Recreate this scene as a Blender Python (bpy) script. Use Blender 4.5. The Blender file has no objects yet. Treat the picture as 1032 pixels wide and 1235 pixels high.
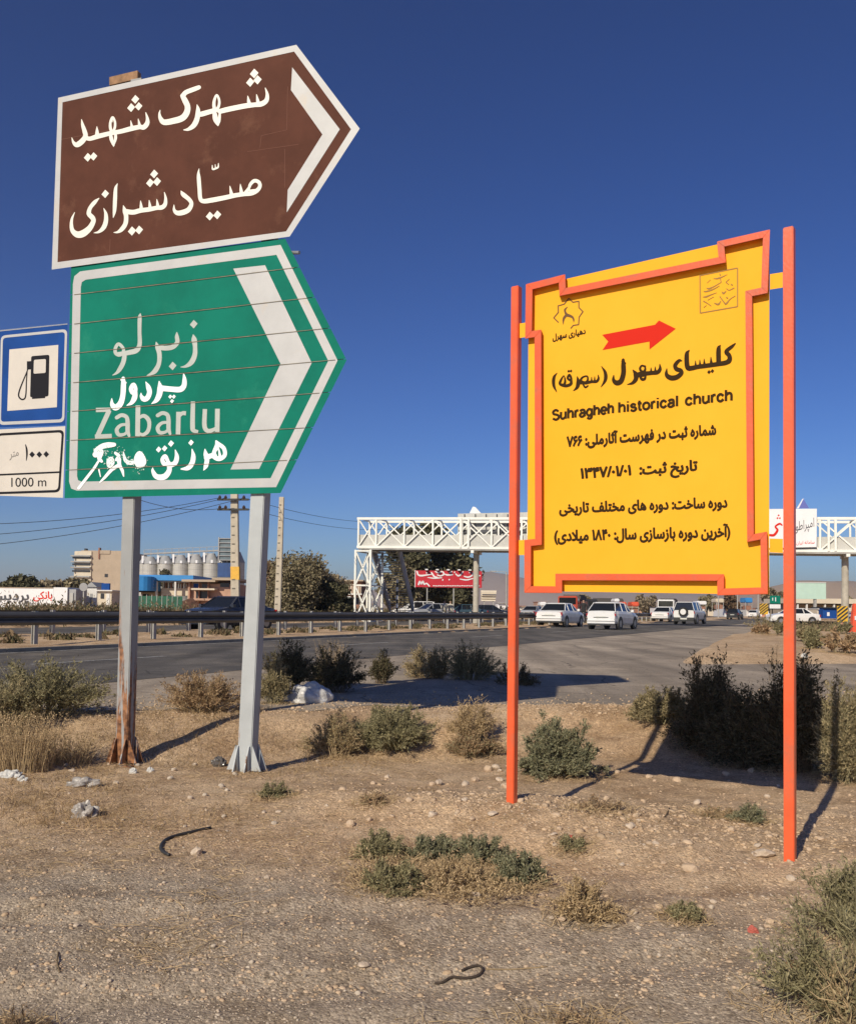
import bpy, math, random
import numpy as np
from mathutils import Vector, Matrix, Quaternion
random.seed(7); RNG = np.random.default_rng(11)
SC = bpy.context.scene; COL = SC.collection
R = math.radians
# ---------------------------------------------------------------- camera
F_PX = 1110.0; CX = 516.0; CY = 688.0; IW = 1032.0; IH = 1235.0
PITCH = math.atan(46 / F_PX); ROLL = math.atan(0.0122); CAM_Z = 1.25
FV = Vector((0, math.cos(PITCH), math.sin(PITCH)))
U0 = Vector((0, -math.sin(PITCH), math.cos(PITCH)))
RV = Vector((1, 0, 0)) * math.cos(ROLL) + U0 * math.sin(ROLL)
UV = Vector((-1, 0, 0)) * math.sin(ROLL) + U0 * math.cos(ROLL)
CAM = Vector((0, 0, CAM_Z))
cd = bpy.data.cameras.new('camera'); cam = bpy.data.objects.new('camera', cd); COL.objects.link(cam)
cam.matrix_world = Matrix(((RV.x, UV.x, -FV.x, 0), (RV.y, UV.y, -FV.y, 0), (RV.z, UV.z, -FV.z, CAM_Z), (0, 0, 0, 1)))
cd.sensor_fit = 'HORIZONTAL'; cd.sensor_width = 36; cd.lens = 36 * F_PX / IW
cd.shift_y = (CY - IH / 2) / IW
cd.clip_start = 0.05; cd.clip_end = 20000
SC.camera = cam
# ---------------------------------------------------------------- world, sun, exposure
SUN_AZ = R(28.5); SUN_EL = R(32.5)          # direction the light travels: azimuth to the right of +Y
w = bpy.data.worlds.new('World'); SC.world = w; w.use_nodes = True
nt = w.node_tree; sky = nt.nodes.new('ShaderNodeTexSky'); sky.sky_type = 'NISHITA'; sky.sun_disc = False
sky.sun_elevation = SUN_EL; sky.sun_rotation = SUN_AZ + math.pi
sky.altitude = 1400; sky.air_density = 1.0; sky.dust_density = 1.8; sky.ozone_density = 6.0
hs = nt.nodes.new('ShaderNodeHueSaturation'); hs.inputs['Saturation'].default_value = 1.12; hs.inputs['Hue'].default_value = .508
nt.links.new(sky.outputs[0], hs.inputs['Color']); gm = nt.nodes.new('ShaderNodeGamma'); gm.inputs[1].default_value = 1.32; nt.links.new(hs.outputs[0], gm.inputs[0]); nt.links.new(gm.outputs[0], nt.nodes['Background'].inputs[0])
nt.nodes['Background'].inputs[1].default_value = 0.05
ld = bpy.data.lights.new('sun', 'SUN'); ld.energy = 4.7; ld.angle = R(0.5); ld.color = (1.0, 0.90, 0.72)
sun = bpy.data.objects.new('sun', ld); COL.objects.link(sun)
sdir = Vector((math.sin(SUN_AZ) * math.cos(SUN_EL), math.cos(SUN_AZ) * math.cos(SUN_EL), -math.sin(SUN_EL)))
sun.rotation_euler = sdir.to_track_quat('-Z', 'Y').to_euler()
SC.view_settings.view_transform = 'Standard'; SC.view_settings.look = 'None'
SC.view_settings.exposure = 0.0; SC.view_settings.gamma = 1.0
try: SC.view_settings.use_curve_mapping = False
except Exception: pass
# ---------------------------------------------------------------- pixel to place helpers
def ray(px, py):
    return FV + RV * ((px - CX) / F_PX) + UV * (-(py - CY) / F_PX)
def D(px, py, depth):
    d = ray(px, py); return CAM + d * (depth / d.y)
def G(px, py, z=0.0):
    d = ray(px, py); return CAM + d * ((z - CAM_Z) / d.z)
class Plane:
    def __init__(s, a, b):
        s.a = Vector(a); d = Vector((b[0] - a[0], b[1] - a[1], 0)).normalized()
        s.d = d; s.n = Vector((d.y, -d.x, 0))          # towards the camera
        if s.n.y > 0: s.n = -s.n
    def P(s, px, py, off=0.0):
        d = ray(px, py); a = s.a + s.n * off
        return CAM + d * ((a - CAM).dot(s.n) / d.dot(s.n))
# ---------------------------------------------------------------- mesh helpers
def mesh_arrays(name, V, Fc, mat=None, smooth=False):
    V = np.asarray(V, dtype=np.float32); Fc = np.asarray(Fc, dtype=np.int32)
    me = bpy.data.meshes.new(name); n, k = Fc.shape
    me.vertices.add(len(V)); me.vertices.foreach_set('co', V.ravel())
    me.loops.add(n * k); me.loops.foreach_set('vertex_index', Fc.ravel())
    me.polygons.add(n); me.polygons.foreach_set('loop_start', np.arange(0, n * k, k, dtype=np.int32))
    me.polygons.foreach_set('loop_total', np.full(n, k, dtype=np.int32))
    me.update(calc_edges=True)
    if smooth: me.polygons.foreach_set('use_smooth', np.ones(n, dtype=bool))
    if mat: me.materials.append(mat)
    return me
def link(name, me, parent=None):
    o = bpy.data.objects.new(name, me); COL.objects.link(o)
    if parent is not None: o.parent = parent
    return o
def tag(o, label=None, cat=None, group=None, kind=None):
    if label: o['label'] = label
    if cat: o['category'] = cat
    if group: o['group'] = group
    if kind: o['kind'] = kind
    return o
def empty(name, loc=(0, 0, 0), rz=0, **k):
    o = bpy.data.objects.new(name, None); COL.objects.link(o); o.location = loc; o.rotation_euler = (0, 0, rz)
    o.empty_display_size = 0.1
    return tag(o, **k)
class MB:
    """collects simple shapes into one mesh"""
    def __init__(s): s.v = []; s.f = []
    def add(s, vs, fs):
        b = len(s.v); s.v += [tuple(v) for v in vs]; s.f += [tuple(i + b for i in f) for f in fs]; return s
    def box(s, x0, x1, y0, y1, z0, z1):
        return s.add([(x0,y0,z0),(x1,y0,z0),(x1,y1,z0),(x0,y1,z0),(x0,y0,z1),(x1,y0,z1),(x1,y1,z1),(x0,y1,z1)],
                     [(0,3,2,1),(4,5,6,7),(0,1,5,4),(1,2,6,5),(2,3,7,6),(3,0,4,7)])
    def bar(s, a, b, w, h, up=(0,0,1), ends=None):
        a = Vector(a); b = Vector(b); d = (b - a).normalized(); u = Vector(up)
        sx = d.cross(u)
        if sx.length < 1e-4: sx = d.cross(Vector((1,0,0)))
        sx.normalize(); uu = sx.cross(d).normalized()
        vs = []
        for p in (a, b):
            for i, j in ((-1,-1),(1,-1),(1,1),(-1,1)): vs.append(p + sx * (i * w / 2) + uu * (j * h / 2))
        return s.add(vs, [(0,3,2,1),(4,5,6,7),(0,1,5,4),(1,2,6,5),(2,3,7,6),(3,0,4,7)])
    def tube(s, pts, r, n=8, cap=True):
        pts = [Vector(p) for p in pts]; rs = r if isinstance(r, (list, tuple)) else [r] * len(pts)
        rings = []; ref = None
        for i, p in enumerate(pts):
            d = (pts[min(i+1, len(pts)-1)] - pts[max(i-1, 0)]).normalized()
            if ref is None:
                ref = d.orthogonal().normalized()
            ref = (ref - d * ref.dot(d)).normalized(); q = d.cross(ref)
            rings.append([p + (ref * math.cos(2*math.pi*k/n) + q * math.sin(2*math.pi*k/n)) * rs[i] for k in range(n)])
        vs = [v for r_ in rings for v in r_]; fs = []
        for i in range(len(pts) - 1):
            for k in range(n):
                a = i*n + k; b = i*n + (k+1) % n; fs.append((a, b, b+n, a+n))
        if cap: fs.append(tuple(range(n))[::-1]); fs.append(tuple((len(pts)-1)*n + k for k in range(n)))
        return s.add(vs, fs)
    def prism(s, front, back):
        n = len(front); vs = list(front) + list(back)
        fs = [tuple(range(n)), tuple(range(2*n-1, n-1, -1))] + [(i, i+n, (i+1) % n + n, (i+1) % n) for i in range(n)]
        return s.add(vs, fs)
    def build(s, name, mat, parent=None, smooth=False, bevel=0.0):
        import bmesh
        me = bpy.data.meshes.new(name); me.from_pydata(s.v, [], s.f); me.materials.append(mat)
        bm = bmesh.new(); bm.from_mesh(me); bmesh.ops.recalc_face_normals(bm, faces=bm.faces); 
        if bevel > 0:
            bmesh.ops.bevel(bm, geom=[e for e in bm.edges if len(e.link_faces) == 2 and e.calc_face_angle(0) > 0.6], offset=bevel, segments=2, affect='EDGES', clamp_overlap=True)
        bm.to_mesh(me); bm.free()
        if smooth:
            for p in me.polygons: p.use_smooth = True
        return link(name, me, parent)
# ---------------------------------------------------------------- noise
def _hash(i, j, s):
    h = (i.astype(np.int64) * 374761393 + j.astype(np.int64) * 668265263 + s * 974634777) & 0xffffffff
    h = ((h ^ (h >> 13)) * 1274126177) & 0xffffffff
    return ((h ^ (h >> 16)) & 0xffff) / 65535.0
def vnoise(x, y, s=0):
    x = np.asarray(x, float); y = np.asarray(y, float)
    i = np.floor(x); j = np.floor(y); fx = x - i; fy = y - j
    fx = fx*fx*(3-2*fx); fy = fy*fy*(3-2*fy)
    a = _hash(i, j, s); b = _hash(i+1, j, s); c = _hash(i, j+1, s); d = _hash(i+1, j+1, s)
    return (a*(1-fx)+b*fx)*(1-fy) + (c*(1-fx)+d*fx)*fy
def fbm(x, y, o=4, s=0):
    t = 0; a = 1; n = 0
    for k in range(o):
        t = t + a*vnoise(x*2**k, y*2**k, s+k*17); n += a; a *= .5
    return t / n
def sst(a, b, x):
    t = np.clip((np.asarray(x, float) - a) / (b - a), 0, 1); return t*t*(3-2*t)
# ---------------------------------------------------------------- materials
def node(nt, t, **k):
    n = nt.nodes.new(t)
    for a, b in k.items(): setattr(n, a, b)
    return n
def mat(name, col, rough=0.8, metal=0.0, var=0.0, scale=5.0, bump=0.0, bscale=40.0, col2=None, island=0.0, island_hue=None,
        spec=0.5, emit=None, dirt=None, stretch=None, transl=0.0):
    """principled material with procedural colour variation, wear and relief"""
    m = bpy.data.materials.new(name); m.use_nodes = True; nt = m.node_tree; L = nt.links
    b = nt.nodes['Principled BSDF']; b.inputs['Roughness'].default_value = rough; b.inputs['Metallic'].default_value = metal
    b.inputs['Specular IOR Level'].default_value = spec
    tc = node(nt, 'ShaderNodeTexCoord')
    vec = tc.outputs['Object']
    if stretch:
        mp = node(nt, 'ShaderNodeMapping'); mp.inputs['Scale'].default_value = stretch; L.new(vec, mp.inputs[0]); vec = mp.outputs[0]
    cur = None
    c1 = (*col, 1); c2 = (*(col2 or [min(1, c * (1 + var)) for c in col]), 1)
    if col2 or var:
        n = node(nt, 'ShaderNodeTexNoise'); n.inputs['Scale'].default_value = scale; n.inputs['Detail'].default_value = 6; n.inputs['Roughness'].default_value = .65
        L.new(vec, n.inputs['Vector'])
        r = node(nt, 'ShaderNodeValToRGB'); r.color_ramp.elements[0].position = .38; r.color_ramp.elements[1].position = .62
        r.color_ramp.elements[0].color = c1 if col2 else (*[c * (1 - var) for c in col], 1); r.color_ramp.elements[1].color = c2
        L.new(n.outputs[0], r.inputs[0]); cur = r.outputs[0]
    if dirt:      # (colour, scale, threshold lo, hi)
        n = node(nt, 'ShaderNodeTexNoise'); n.inputs['Scale'].default_value = dirt[1]; n.inputs['Detail'].default_value = 8; n.inputs['Roughness'].default_value = .7
        L.new(vec, n.inputs['Vector'])
        r = node(nt, 'ShaderNodeMapRange'); r.inputs[1].default_value = dirt[2]; r.inputs[2].default_value = dirt[3]
        L.new(n.outputs[0], r.inputs[0])
        mx = node(nt, 'ShaderNodeMix', data_type='RGBA'); L.new(r.outputs[0], mx.inputs[0])
        if cur: L.new(cur, mx.inputs[6])
        else: mx.inputs[6].default_value = c1
        mx.inputs[7].default_value = (*dirt[0], 1); cur = mx.outputs[2]
    if island:
        g = node(nt, 'ShaderNodeNewGeometry')
        if island_hue:
            mx = node(nt, 'ShaderNodeMix', data_type='RGBA')
            rr = node(nt, 'ShaderNodeMapRange'); rr.inputs[1].default_value = .35; rr.inputs[2].default_value = 1; L.new(g.outputs['Random Per Island'], rr.inputs[0])
            L.new(rr.outputs[0], mx.inputs[0])
            if cur: L.new(cur, mx.inputs[6])
            else: mx.inputs[6].default_value = c1
            mx.inputs[7].default_value = (*island_hue, 1); cur = mx.outputs[2]
        mr = node(nt, 'ShaderNodeMapRange'); mr.inputs[3].default_value = 1 - island; mr.inputs[4].default_value = 1 + island
        wn = node(nt, 'ShaderNodeTexWhiteNoise', noise_dimensions='1D'); L.new(g.outputs['Random Per Island'], wn.inputs['W'])
        L.new(wn.outputs['Value'], mr.inputs[0])
        mm = node(nt, 'ShaderNodeMix', data_type='RGBA', blend_type='MULTIPLY'); mm.inputs[0].default_value = 1
        if cur: L.new(cur, mm.inputs[6])
        else: mm.inputs[6].default_value = c1
        L.new(mr.outputs[0], mm.inputs[7]); cur = mm.outputs[2]
    if cur: L.new(cur, b.inputs['Base Color'])
    else: b.inputs['Base Color'].default_value = c1
    if bump:
        n = node(nt, 'ShaderNodeTexNoise'); n.inputs['Scale'].default_value = bscale; n.inputs['Detail'].default_value = 5
        L.new(vec, n.inputs['Vector'])
        bp = node(nt, 'ShaderNodeBump'); bp.inputs['Strength'].default_value = bump; bp.inputs['Distance'].default_value = 0.01
        L.new(n.outputs[0], bp.inputs['Height']); L.new(bp.outputs[0], b.inputs['Normal'])
    if transl:
        t = node(nt, 'ShaderNodeBsdfTranslucent'); ms = node(nt, 'ShaderNodeMixShader'); ms.inputs[0].default_value = transl
        if cur: L.new(cur, t.inputs[0])
        else: t.inputs[0].default_value = c1
        out = nt.nodes['Material Output']; L.new(b.outputs[0], ms.inputs[1]); L.new(t.outputs[0], ms.inputs[2]); L.new(ms.outputs[0], out.inputs[0])
    return m
# ================================================================ GROUND
ROAD_Z = 0.25
RD = Vector((0.46, 1.0, 0)).normalized()           # direction of the highway
RN = Vector((RD.y, -RD.x, 0))                      # across, towards the near side
ME = Vector((-7.75, 20.6, 0))                      # a point on the near edge of the median
def road_s(x, y):                                  # signed distance from the median edge, + towards the camera side
    return (x - ME.x) * RN.x + (y - ME.y) * RN.y
BX = [-40, -9, -4.0, -2.0, -0.6, 0.9, 2.1, 3.6, 5.2, 8, 12, 60]
BY = [8.2, 8.2, 8.5, 9.0, 9.5, 9.3, 9.4, 9.9, 10.6, 11.6, 12.5, 20]
def bnd(x): return np.interp(x, BX, BY)
def verge(x, y):                                   # the dirt island right of the highway: 1 inside
    s = road_s(x, y)
    e = 11.2 + 1.6 * np.clip((34 - y) / 20, 0, 1)
    return sst(0, .5, s - e) * sst(-1.2, .3, (y - (19.5 + (x - 9.3) * .28)))
def hgt(x, y):
    x = np.asarray(x, float); y = np.asarray(y, float)
    b = bnd(x) + (fbm(x * .9, y * .9, 3, 5) - .5) * .9
    t = sst(-1.5, 0.1, y - b)
    h = -0.10 * sst(4.2, 2.0, y) - 0.02
    h = h + (fbm(x * .5, y * .5, 3, 1) - .5) * .10
    # heap of loose earth round the orange posts
    m = sst(-1.5, -.2, x) * sst(4.1, 5.0, y + (x - 1.8) * .55) * sst(6.6 , 5.6, y + x * .12)
    m = m * sst(7.5, 5.5, x)
    h = h + m * (1 - .62 * sst(.9, 1.9, x)) * (.075 + .09 * fbm(x * 1.6, y * 1.6, 3, 9))
    rough = .60 + .9 * m
    h = h + (fbm(x * 6, y * 6, 3, 21) - .5) * .040 * rough + (fbm(x * 22, y * 22, 2, 31) - .5) * .016 * rough
    for yy, k in ((3.35, .10), (4.05, .13)):         # faint tyre tracks across the lay-by
        q = y - (yy + k * x + .25 * (fbm(x * .5, 7, 2, 12) - .5)); h = h - .016 * np.exp(-(q / .09) ** 2) + .009 * np.exp(-((abs(q) - .17) / .06) ** 2)
    # crest just before the road
    cr = np.exp(-((y - (b - .55)) / .42) ** 2) * (.05 + .10 * sst(-.5, 1.2, x) * sst(4, 2.4, x)) * (.5 + fbm(x * 1.3, y * .7, 3, 41))
    h = h * (1 - t) + (ROAD_Z - .010 - .03 * sst(.3, 1.5, y - b)) * t + cr
    far = sst(11, 14, y)
    v = verge(x, y)
    h = h + far * v * (.10 + .22 * fbm(x * .35, y * .35, 3, 51))
    s = road_s(x, y)
    md = sst(.05, -.25, s) * sst(-7.0, -6.6, s) * sst(9, 12, y)
    h = h + md * (.05 + .16 * (fbm(x * .6, y * .6, 3, 61)) )
    fv = sst(-15.6, -17.5, s) * sst(9, 12, y)
    h = h + fv * (.25 + .5 * fbm(x * .12, y * .12, 3, 71)) * sst(600, 120, y)
    return h
def h1(x, y): return float(hgt(np.array([x]), np.array([y]))[0])
def GT(px, py):                                    # pixel -> point on the terrain
    z = 0.0
    for _ in range(14):
        p = G(px, py, z); z = .5 * z + .5 * h1(p.x, p.y)
    p = G(px, py, z); p.z = h1(p.x, p.y); return p
def grow(a, b, step, k, end):
    out = []; c = b; s = step
    while abs(c) < abs(end):
        s *= k; c += s if end > 0 else -s; out.append(c)
    return out
xs = grow(0, -5.2, .05, 1.09, -4500)[::-1] + list(np.arange(-5.2, 6.0, .032)) + grow(0, 6.0, .05, 1.09, 4500)
ys = [-500, -200, -60, -20, -6, -2, 0, 1, 1.8] + list(np.arange(2.2, 11.2, .032)) + grow(0, 11.2, .04, 1.045, 7000)
X, Y = np.meshgrid(np.array(xs), np.array(ys)); Z = hgt(X, Y)
nx, ny = len(xs), len(ys)
idx = np.arange(nx * ny).reshape(ny, nx)
Fc = np.stack([idx[:-1, :-1].ravel(), idx[:-1, 1:].ravel(), idx[1:, 1:].ravel(), idx[1:, :-1].ravel()], 1)

def ground_mat():
    m = bpy.data.materials.new('dirt'); m.use_nodes = True; nt = m.node_tree; L = nt.links; b = nt.nodes['Principled BSDF']
    b.inputs['Roughness'].default_value = .95; b.inputs['Specular IOR Level'].default_value = .15
    tc = node(nt, 'ShaderNodeTexCoord'); V = tc.outputs['Object']
    def noise(sc, det=6, ro=.6):
        n = node(nt, 'ShaderNodeTexNoise'); n.inputs['Scale'].default_value = sc; n.inputs['Detail'].default_value = det; n.inputs['Roughness'].default_value = ro
        L.new(V, n.inputs['Vector']); return n.outputs[0]
    def ramp(inp, stops):
        r = node(nt, 'ShaderNodeValToRGB'); cr = r.color_ramp
        while len(cr.elements) < len(stops): cr.elements.new(.5)
        for e, (p, c) in zip(cr.elements, stops): e.position = p; e.color = (*c, 1)
        L.new(inp, r.inputs[0]); return r.outputs[0]
    def mix(f, a, c, bt='MIX'):
        mx = node(nt, 'ShaderNodeMix', data_type='RGBA', blend_type=bt)
        if isinstance(f, float): mx.inputs[0].default_value = f
        else: L.new(f, mx.inputs[0])
        for s, q in ((6, a), (7, c)):
            if isinstance(q, tuple): mx.inputs[s].default_value = (*q, 1)
            else: L.new(q, mx.inputs[s])
        return mx.outputs[2]
    soil = ramp(noise(.9, 8, .7), [(.3, (.40, .268, .160)), (.5, (.56, .40, .255)), (.72, (.66, .50, .335))])
    # grey compacted gravel of the lay-by in front: a boundary that wanders
    sep = node(nt, 'ShaderNodeSeparateXYZ'); L.new(V, sep.inputs[0])
    wob = node(nt, 'ShaderNodeMath', operation='MULTIPLY_ADD'); L.new(noise(.55, 5), wob.inputs[0]); wob.inputs[1].default_value = 1.6; L.new(sep.outputs[1], wob.inputs[2])
    sl = node(nt, 'ShaderNodeMath', operation='MULTIPLY_ADD'); L.new(sep.outputs[0], sl.inputs[0]); sl.inputs[1].default_value = .22; L.new(wob.outputs[0], sl.inputs[2])
    mr = node(nt, 'ShaderNodeMapRange'); L.new(sl.outputs[0], mr.inputs[0]); mr.inputs[1].default_value = 5.6; mr.inputs[2].default_value = 4.7
    grav = ramp(noise(60, 4, .8), [(.3, (.29, .235, .175)), (.5, (.43, .35, .265)), (.7, (.57, .475, .365))])
    soil2 = mix(mr.outputs[0], soil, grav)
    # fine speckle: pebbles smaller than the modelled ones
    vo = node(nt, 'ShaderNodeTexVoronoi'); vo.inputs['Scale'].default_value = 85; L.new(V, vo.inputs['Vector'])
    sp = node(nt, 'ShaderNodeSeparateColor'); L.new(vo.outputs['Color'], sp.inputs[0])
    spk = ramp(sp.outputs[0], [(0, (.55, .53, .5)), (.25, (.9, .9, .9)), (.8, (1.05, 1.03, 1.0)), (1, (1.5, 1.5, 1.45))])
    c = mix(.75, soil2, spk, 'MULTIPLY')
    vo3 = node(nt, 'ShaderNodeTexVoronoi'); vo3.inputs['Scale'].default_value = 28; L.new(V, vo3.inputs['Vector'])
    sp3 = node(nt, 'ShaderNodeSeparateColor'); L.new(vo3.outputs['Color'], sp3.inputs[0])
    spk3 = ramp(sp3.outputs[1], [(0, (.72, .70, .68)), (.3, (1, 1, 1)), (.85, (1, 1, 1)), (1, (1.3, 1.3, 1.28))])
    c = mix(.6, c, spk3, 'MULTIPLY')
    # broad stains of dead grass and damp earth
    c = mix(.65, c, ramp(noise(2.3, 6, .7), [(.36, (.66, .60, .52)), (.52, (1, 1, 1)), (.7, (1.12, 1.08, 1.02))]), 'MULTIPLY')
    L.new(c, b.inputs['Base Color'])
    bp = node(nt, 'ShaderNodeBump'); bp.inputs['Strength'].default_value = .9; bp.inputs['Distance'].default_value = .012
    ad = node(nt, 'ShaderNodeMath', operation='ADD'); L.new(noise(70, 6, .75), ad.inputs[0]); L.new(noise(14, 4), ad.inputs[1])
    L.new(ad.outputs[0], bp.inputs['Height'])
    bp2 = node(nt, 'ShaderNodeBump'); bp2.inputs['Strength'].default_value = .7; bp2.inputs['Distance'].default_value = .006; bp2.invert = True
    L.new(vo.outputs['Distance'], bp2.inputs['Height']); L.new(bp.outputs[0], bp2.inputs['Normal']); L.new(bp2.outputs[0], b.inputs['Normal'])
    return m
M_DIRT = ground_mat()
tag(link('ground', mesh_arrays('ground', np.stack([X.ravel(), Y.ravel(), Z.ravel()], 1), Fc, M_DIRT, True)), kind='structure')

# ---- roads
def asphalt(name, a, b2, dust, sc=1.0):
    m = mat(name, a, .9, col2=b2, scale=.8 * sc, bump=.5, bscale=60, dirt=(dust, .35, .50, .66), spec=.2)
    nt = m.node_tree; L = nt.links; b = nt.nodes['Principled BSDF']
    src = b.inputs['Base Color'].links[0].from_socket
    tc = node(nt, 'ShaderNodeTexCoord'); n = node(nt, 'ShaderNodeTexNoise'); n.inputs['Scale'].default_value = 45; n.inputs['Detail'].default_value = 4
    mp = node(nt, 'ShaderNodeMapping'); mp.inputs['Rotation'].default_value = (0, 0, math.atan2(.46, 1)); mp.inputs['Scale'].default_value = (1.4, .10, 1)
    n2 = node(nt, 'ShaderNodeTexNoise'); n2.inputs['Scale'].default_value = 1.1; n2.inputs['Detail'].default_value = 6; L.new(tc.outputs['Object'], mp.inputs[0]); L.new(mp.outputs[0], n2.inputs['Vector'])
    L.new(tc.outputs['Object'], n.inputs['Vector'])
    for q, lo, hi in ((n, .72, 1.28), (n2, .72, 1.32)):
        mr = node(nt, 'ShaderNodeMapRange'); mr.inputs[1].default_value = .3; mr.inputs[2].default_value = .7; mr.inputs[3].default_value = lo; mr.inputs[4].default_value = hi
        L.new(q.outputs[0], mr.inputs[0]); mx = node(nt, 'ShaderNodeMix', data_type='RGBA', blend_type='MULTIPLY'); mx.inputs[0].default_value = 1
        L.new(src, mx.inputs[6]); L.new(mr.outputs[0], mx.inputs[7]); src = mx.outputs[2]
    # open cracks
    for sc_, wd_, k_ in ((.55, .010, .45), (1.7, .012, .6)):
        wn = node(nt, 'ShaderNodeTexNoise'); wn.inputs['Scale'].default_value = 2.2; wn.inputs['Detail'].default_value = 6; L.new(tc.outputs['Object'], wn.inputs['Vector'])
        va = node(nt, 'ShaderNodeMix', data_type='RGBA'); va.inputs[0].default_value = .22; L.new(tc.outputs['Object'], va.inputs[6]); L.new(wn.outputs[1], va.inputs[7])
        vo = node(nt, 'ShaderNodeTexVoronoi', feature='DISTANCE_TO_EDGE'); vo.inputs['Scale'].default_value = sc_; L.new(va.outputs[2], vo.inputs['Vector'])
        mr = node(nt, 'ShaderNodeMapRange'); mr.inputs[1].default_value = 0; mr.inputs[2].default_value = wd_; mr.inputs[3].default_value = k_; mr.inputs[4].default_value = 1; L.new(vo.outputs[0], mr.inputs[0])
        mx = node(nt, 'ShaderNodeMix', data_type='RGBA', blend_type='MULTIPLY'); mx.inputs[0].default_value = 1; L.new(src, mx.inputs[6]); L.new(mr.outputs[0], mx.inputs[7]); src = mx.outputs[2]
    L.new(src, b.inputs['Base Color'])
    return m
M_ASPH = asphalt('asphalt', (.085, .078, .071), (.13, .117, .103), (.19, .165, .135))
M_APRON = asphalt('dusty_asphalt', (.27, .222, .170), (.35, .288, .222), (.43, .35, .265), .6)
def sheet(name, pts, z, m, sub=None):
    me = bpy.data.meshes.new(name); me.from_pydata([(p[0], p[1], z) for p in pts], [], [tuple(range(len(pts)))]); me.materials.append(m)
    return tag(link(name, me), kind='structure')
def off(p, s, l): return (ME.x + RN.x * s + RD.x * l, ME.y + RN.y * s + RD.y * l)
L0, L1 = -60, 900
def strip(name, s0, s1, z, m, l0=L0, l1=L1):
    return sheet(name, [off(0, s1, l0), off(0, s1, l1), off(0, s0, l1), off(0, s0, l0)], z, m)
strip('road', 0.0, 7.0, ROAD_Z + .004, M_ASPH)
strip('road', -15.4, -6.6, ROAD_Z + .004, M_ASPH)
# dusty shoulder and lay-by apron, its near edge ragged where the dirt takes over
edge = []
for x in np.arange(-45, 40, .12):
    yb = float(bnd(x)) + (float(fbm(x * .9, 9 * .9, 3, 5)) - .5) * .9 + .12 + (float(fbm(x * 3, 4, 3, 8)) - .5) * .5
    if road_s(x, yb) > 7.05: edge.append((x, yb))
ap = edge + [(40, 30), off(0, 16, 70), off(0, 12.6, 300), off(0, 12.6, L1), off(0, 7.0, L1), off(0, 7.0, -40)]
sheet('shoulder', [p for p in ap], ROAD_Z, M_APRON)
M_LINE = mat('worn_road_paint', (.42, .41, .38), .7, var=.15, scale=3, dirt=((.12, .11, .10), 14, .47, .60))
for k in range(-8, 60):
    strip('lane_marking', 3.38, 3.50, ROAD_Z + .008, M_LINE, -4.45 + k * 9.6, -1.2 + k * 9.6)
strip('edge_marking', .28, .38, ROAD_Z + .008, M_LINE)
# stained kerb of the median
M_KERB = mat('dusty_concrete', (.30, .26, .21), .9, var=.2, scale=3, bump=.3)
kb = MB()
for k in range(-20, 130):
    a = Vector((*off(0, -.02, k * 2.0), 0)); b = Vector((*off(0, -.02, k * 2.0 + 1.985), 0))
    a.z = b.z = ROAD_Z + .03; kb.bar(a, b, .16, .10 )
tag(kb.build('kerb', M_KERB), kind='structure')

# ---- distant hills and mountains
M_HILL = mat('dry_hillside', (.30, .215, .15), .95, col2=(.37, .27, .19), scale=.004, bump=0)
M_MTN = mat('bare_mountain', (.23, .175, .15), .95, col2=(.33, .26, .22), scale=.0012)
def ridge(name, x0, x1, y0, depth, hfun, m, n=160, rows=14):
    vs = []; fs = []
    for j in range(rows + 1):
        t = j / rows
        for i in range(n + 1):
            x = x0 + (x1 - x0) * i / n
            e = math.sin(math.pi * min(1, t)) ** .8
            hh = hfun(x) * e * (.75 + .5 * float(fbm(x / depth * 6, t * 4, 4, 3)))
            vs.append((x, y0 + depth * t, -2 + hh))
    for j in range(rows):
        for i in range(n):
            a = j * (n + 1) + i; fs.append((a, a + 1, a + n + 2, a + n + 1))
    me = bpy.data.meshes.new(name); me.from_pydata(vs, [], fs); me.materials.append(m)
    for p in me.polygons: p.use_smooth = True
    return tag(link(name, me), kind='structure')
# low brown hills on the right (their skyline rises to the right of the orange post)
def hill_h(x):
    px = x / 1400 * F_PX + CX
    v = float(np.interp(px, [-400, 300, 560, 650, 720, 850, 940, 990, 1032, 1200, 1700, 2600], [2, 2, 3, 8, 12, 14, 20, 36, 36, 42, 55, 25]))
    return v / F_PX * 1400 * 1.15 + 14 * (float(fbm(x / 160, 0, 4, 2)) - .5)
ridge('hill', -1600, 2700, 1150, 700, hill_h, M_HILL)
def mtn_h(x):
    px = x / 3100 * F_PX + CX
    v = float(np.interp(px, [-900, -200, 150, 420, 560, 620, 700, 830, 960, 1100, 1500, 2200], [8, 8, 10, 22, 48, 52, 40, 30, 30, 22, 30, 20]))
    return v / F_PX * 3100 * .95 + 60 * (float(fbm(x / 500, 3, 4, 6)) - .5)
ridge('mountain', -4200, 5200, 2700, 900, mtn_h, M_MTN)

# ---- air: thin even haze round everything, sky outside it
hm = bpy.data.materials.new('air'); hm.use_nodes = True; nt_ = hm.node_tree; nt_.nodes.remove(nt_.nodes['Principled BSDF'])
pv = nt_.nodes.new('ShaderNodeVolumePrincipled'); pv.inputs['Color'].default_value = (.93, .95, .98, 1); pv.inputs['Density'].default_value = .00016; pv.inputs['Anisotropy'].default_value = .2
nt_.links.new(pv.outputs[0], nt_.nodes['Material Output'].inputs['Volume'])
HZ = MB().box(-6000, 6500, -600, 7400, -6, 230).build('haze', hm); tag(HZ, kind='stuff')
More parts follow.
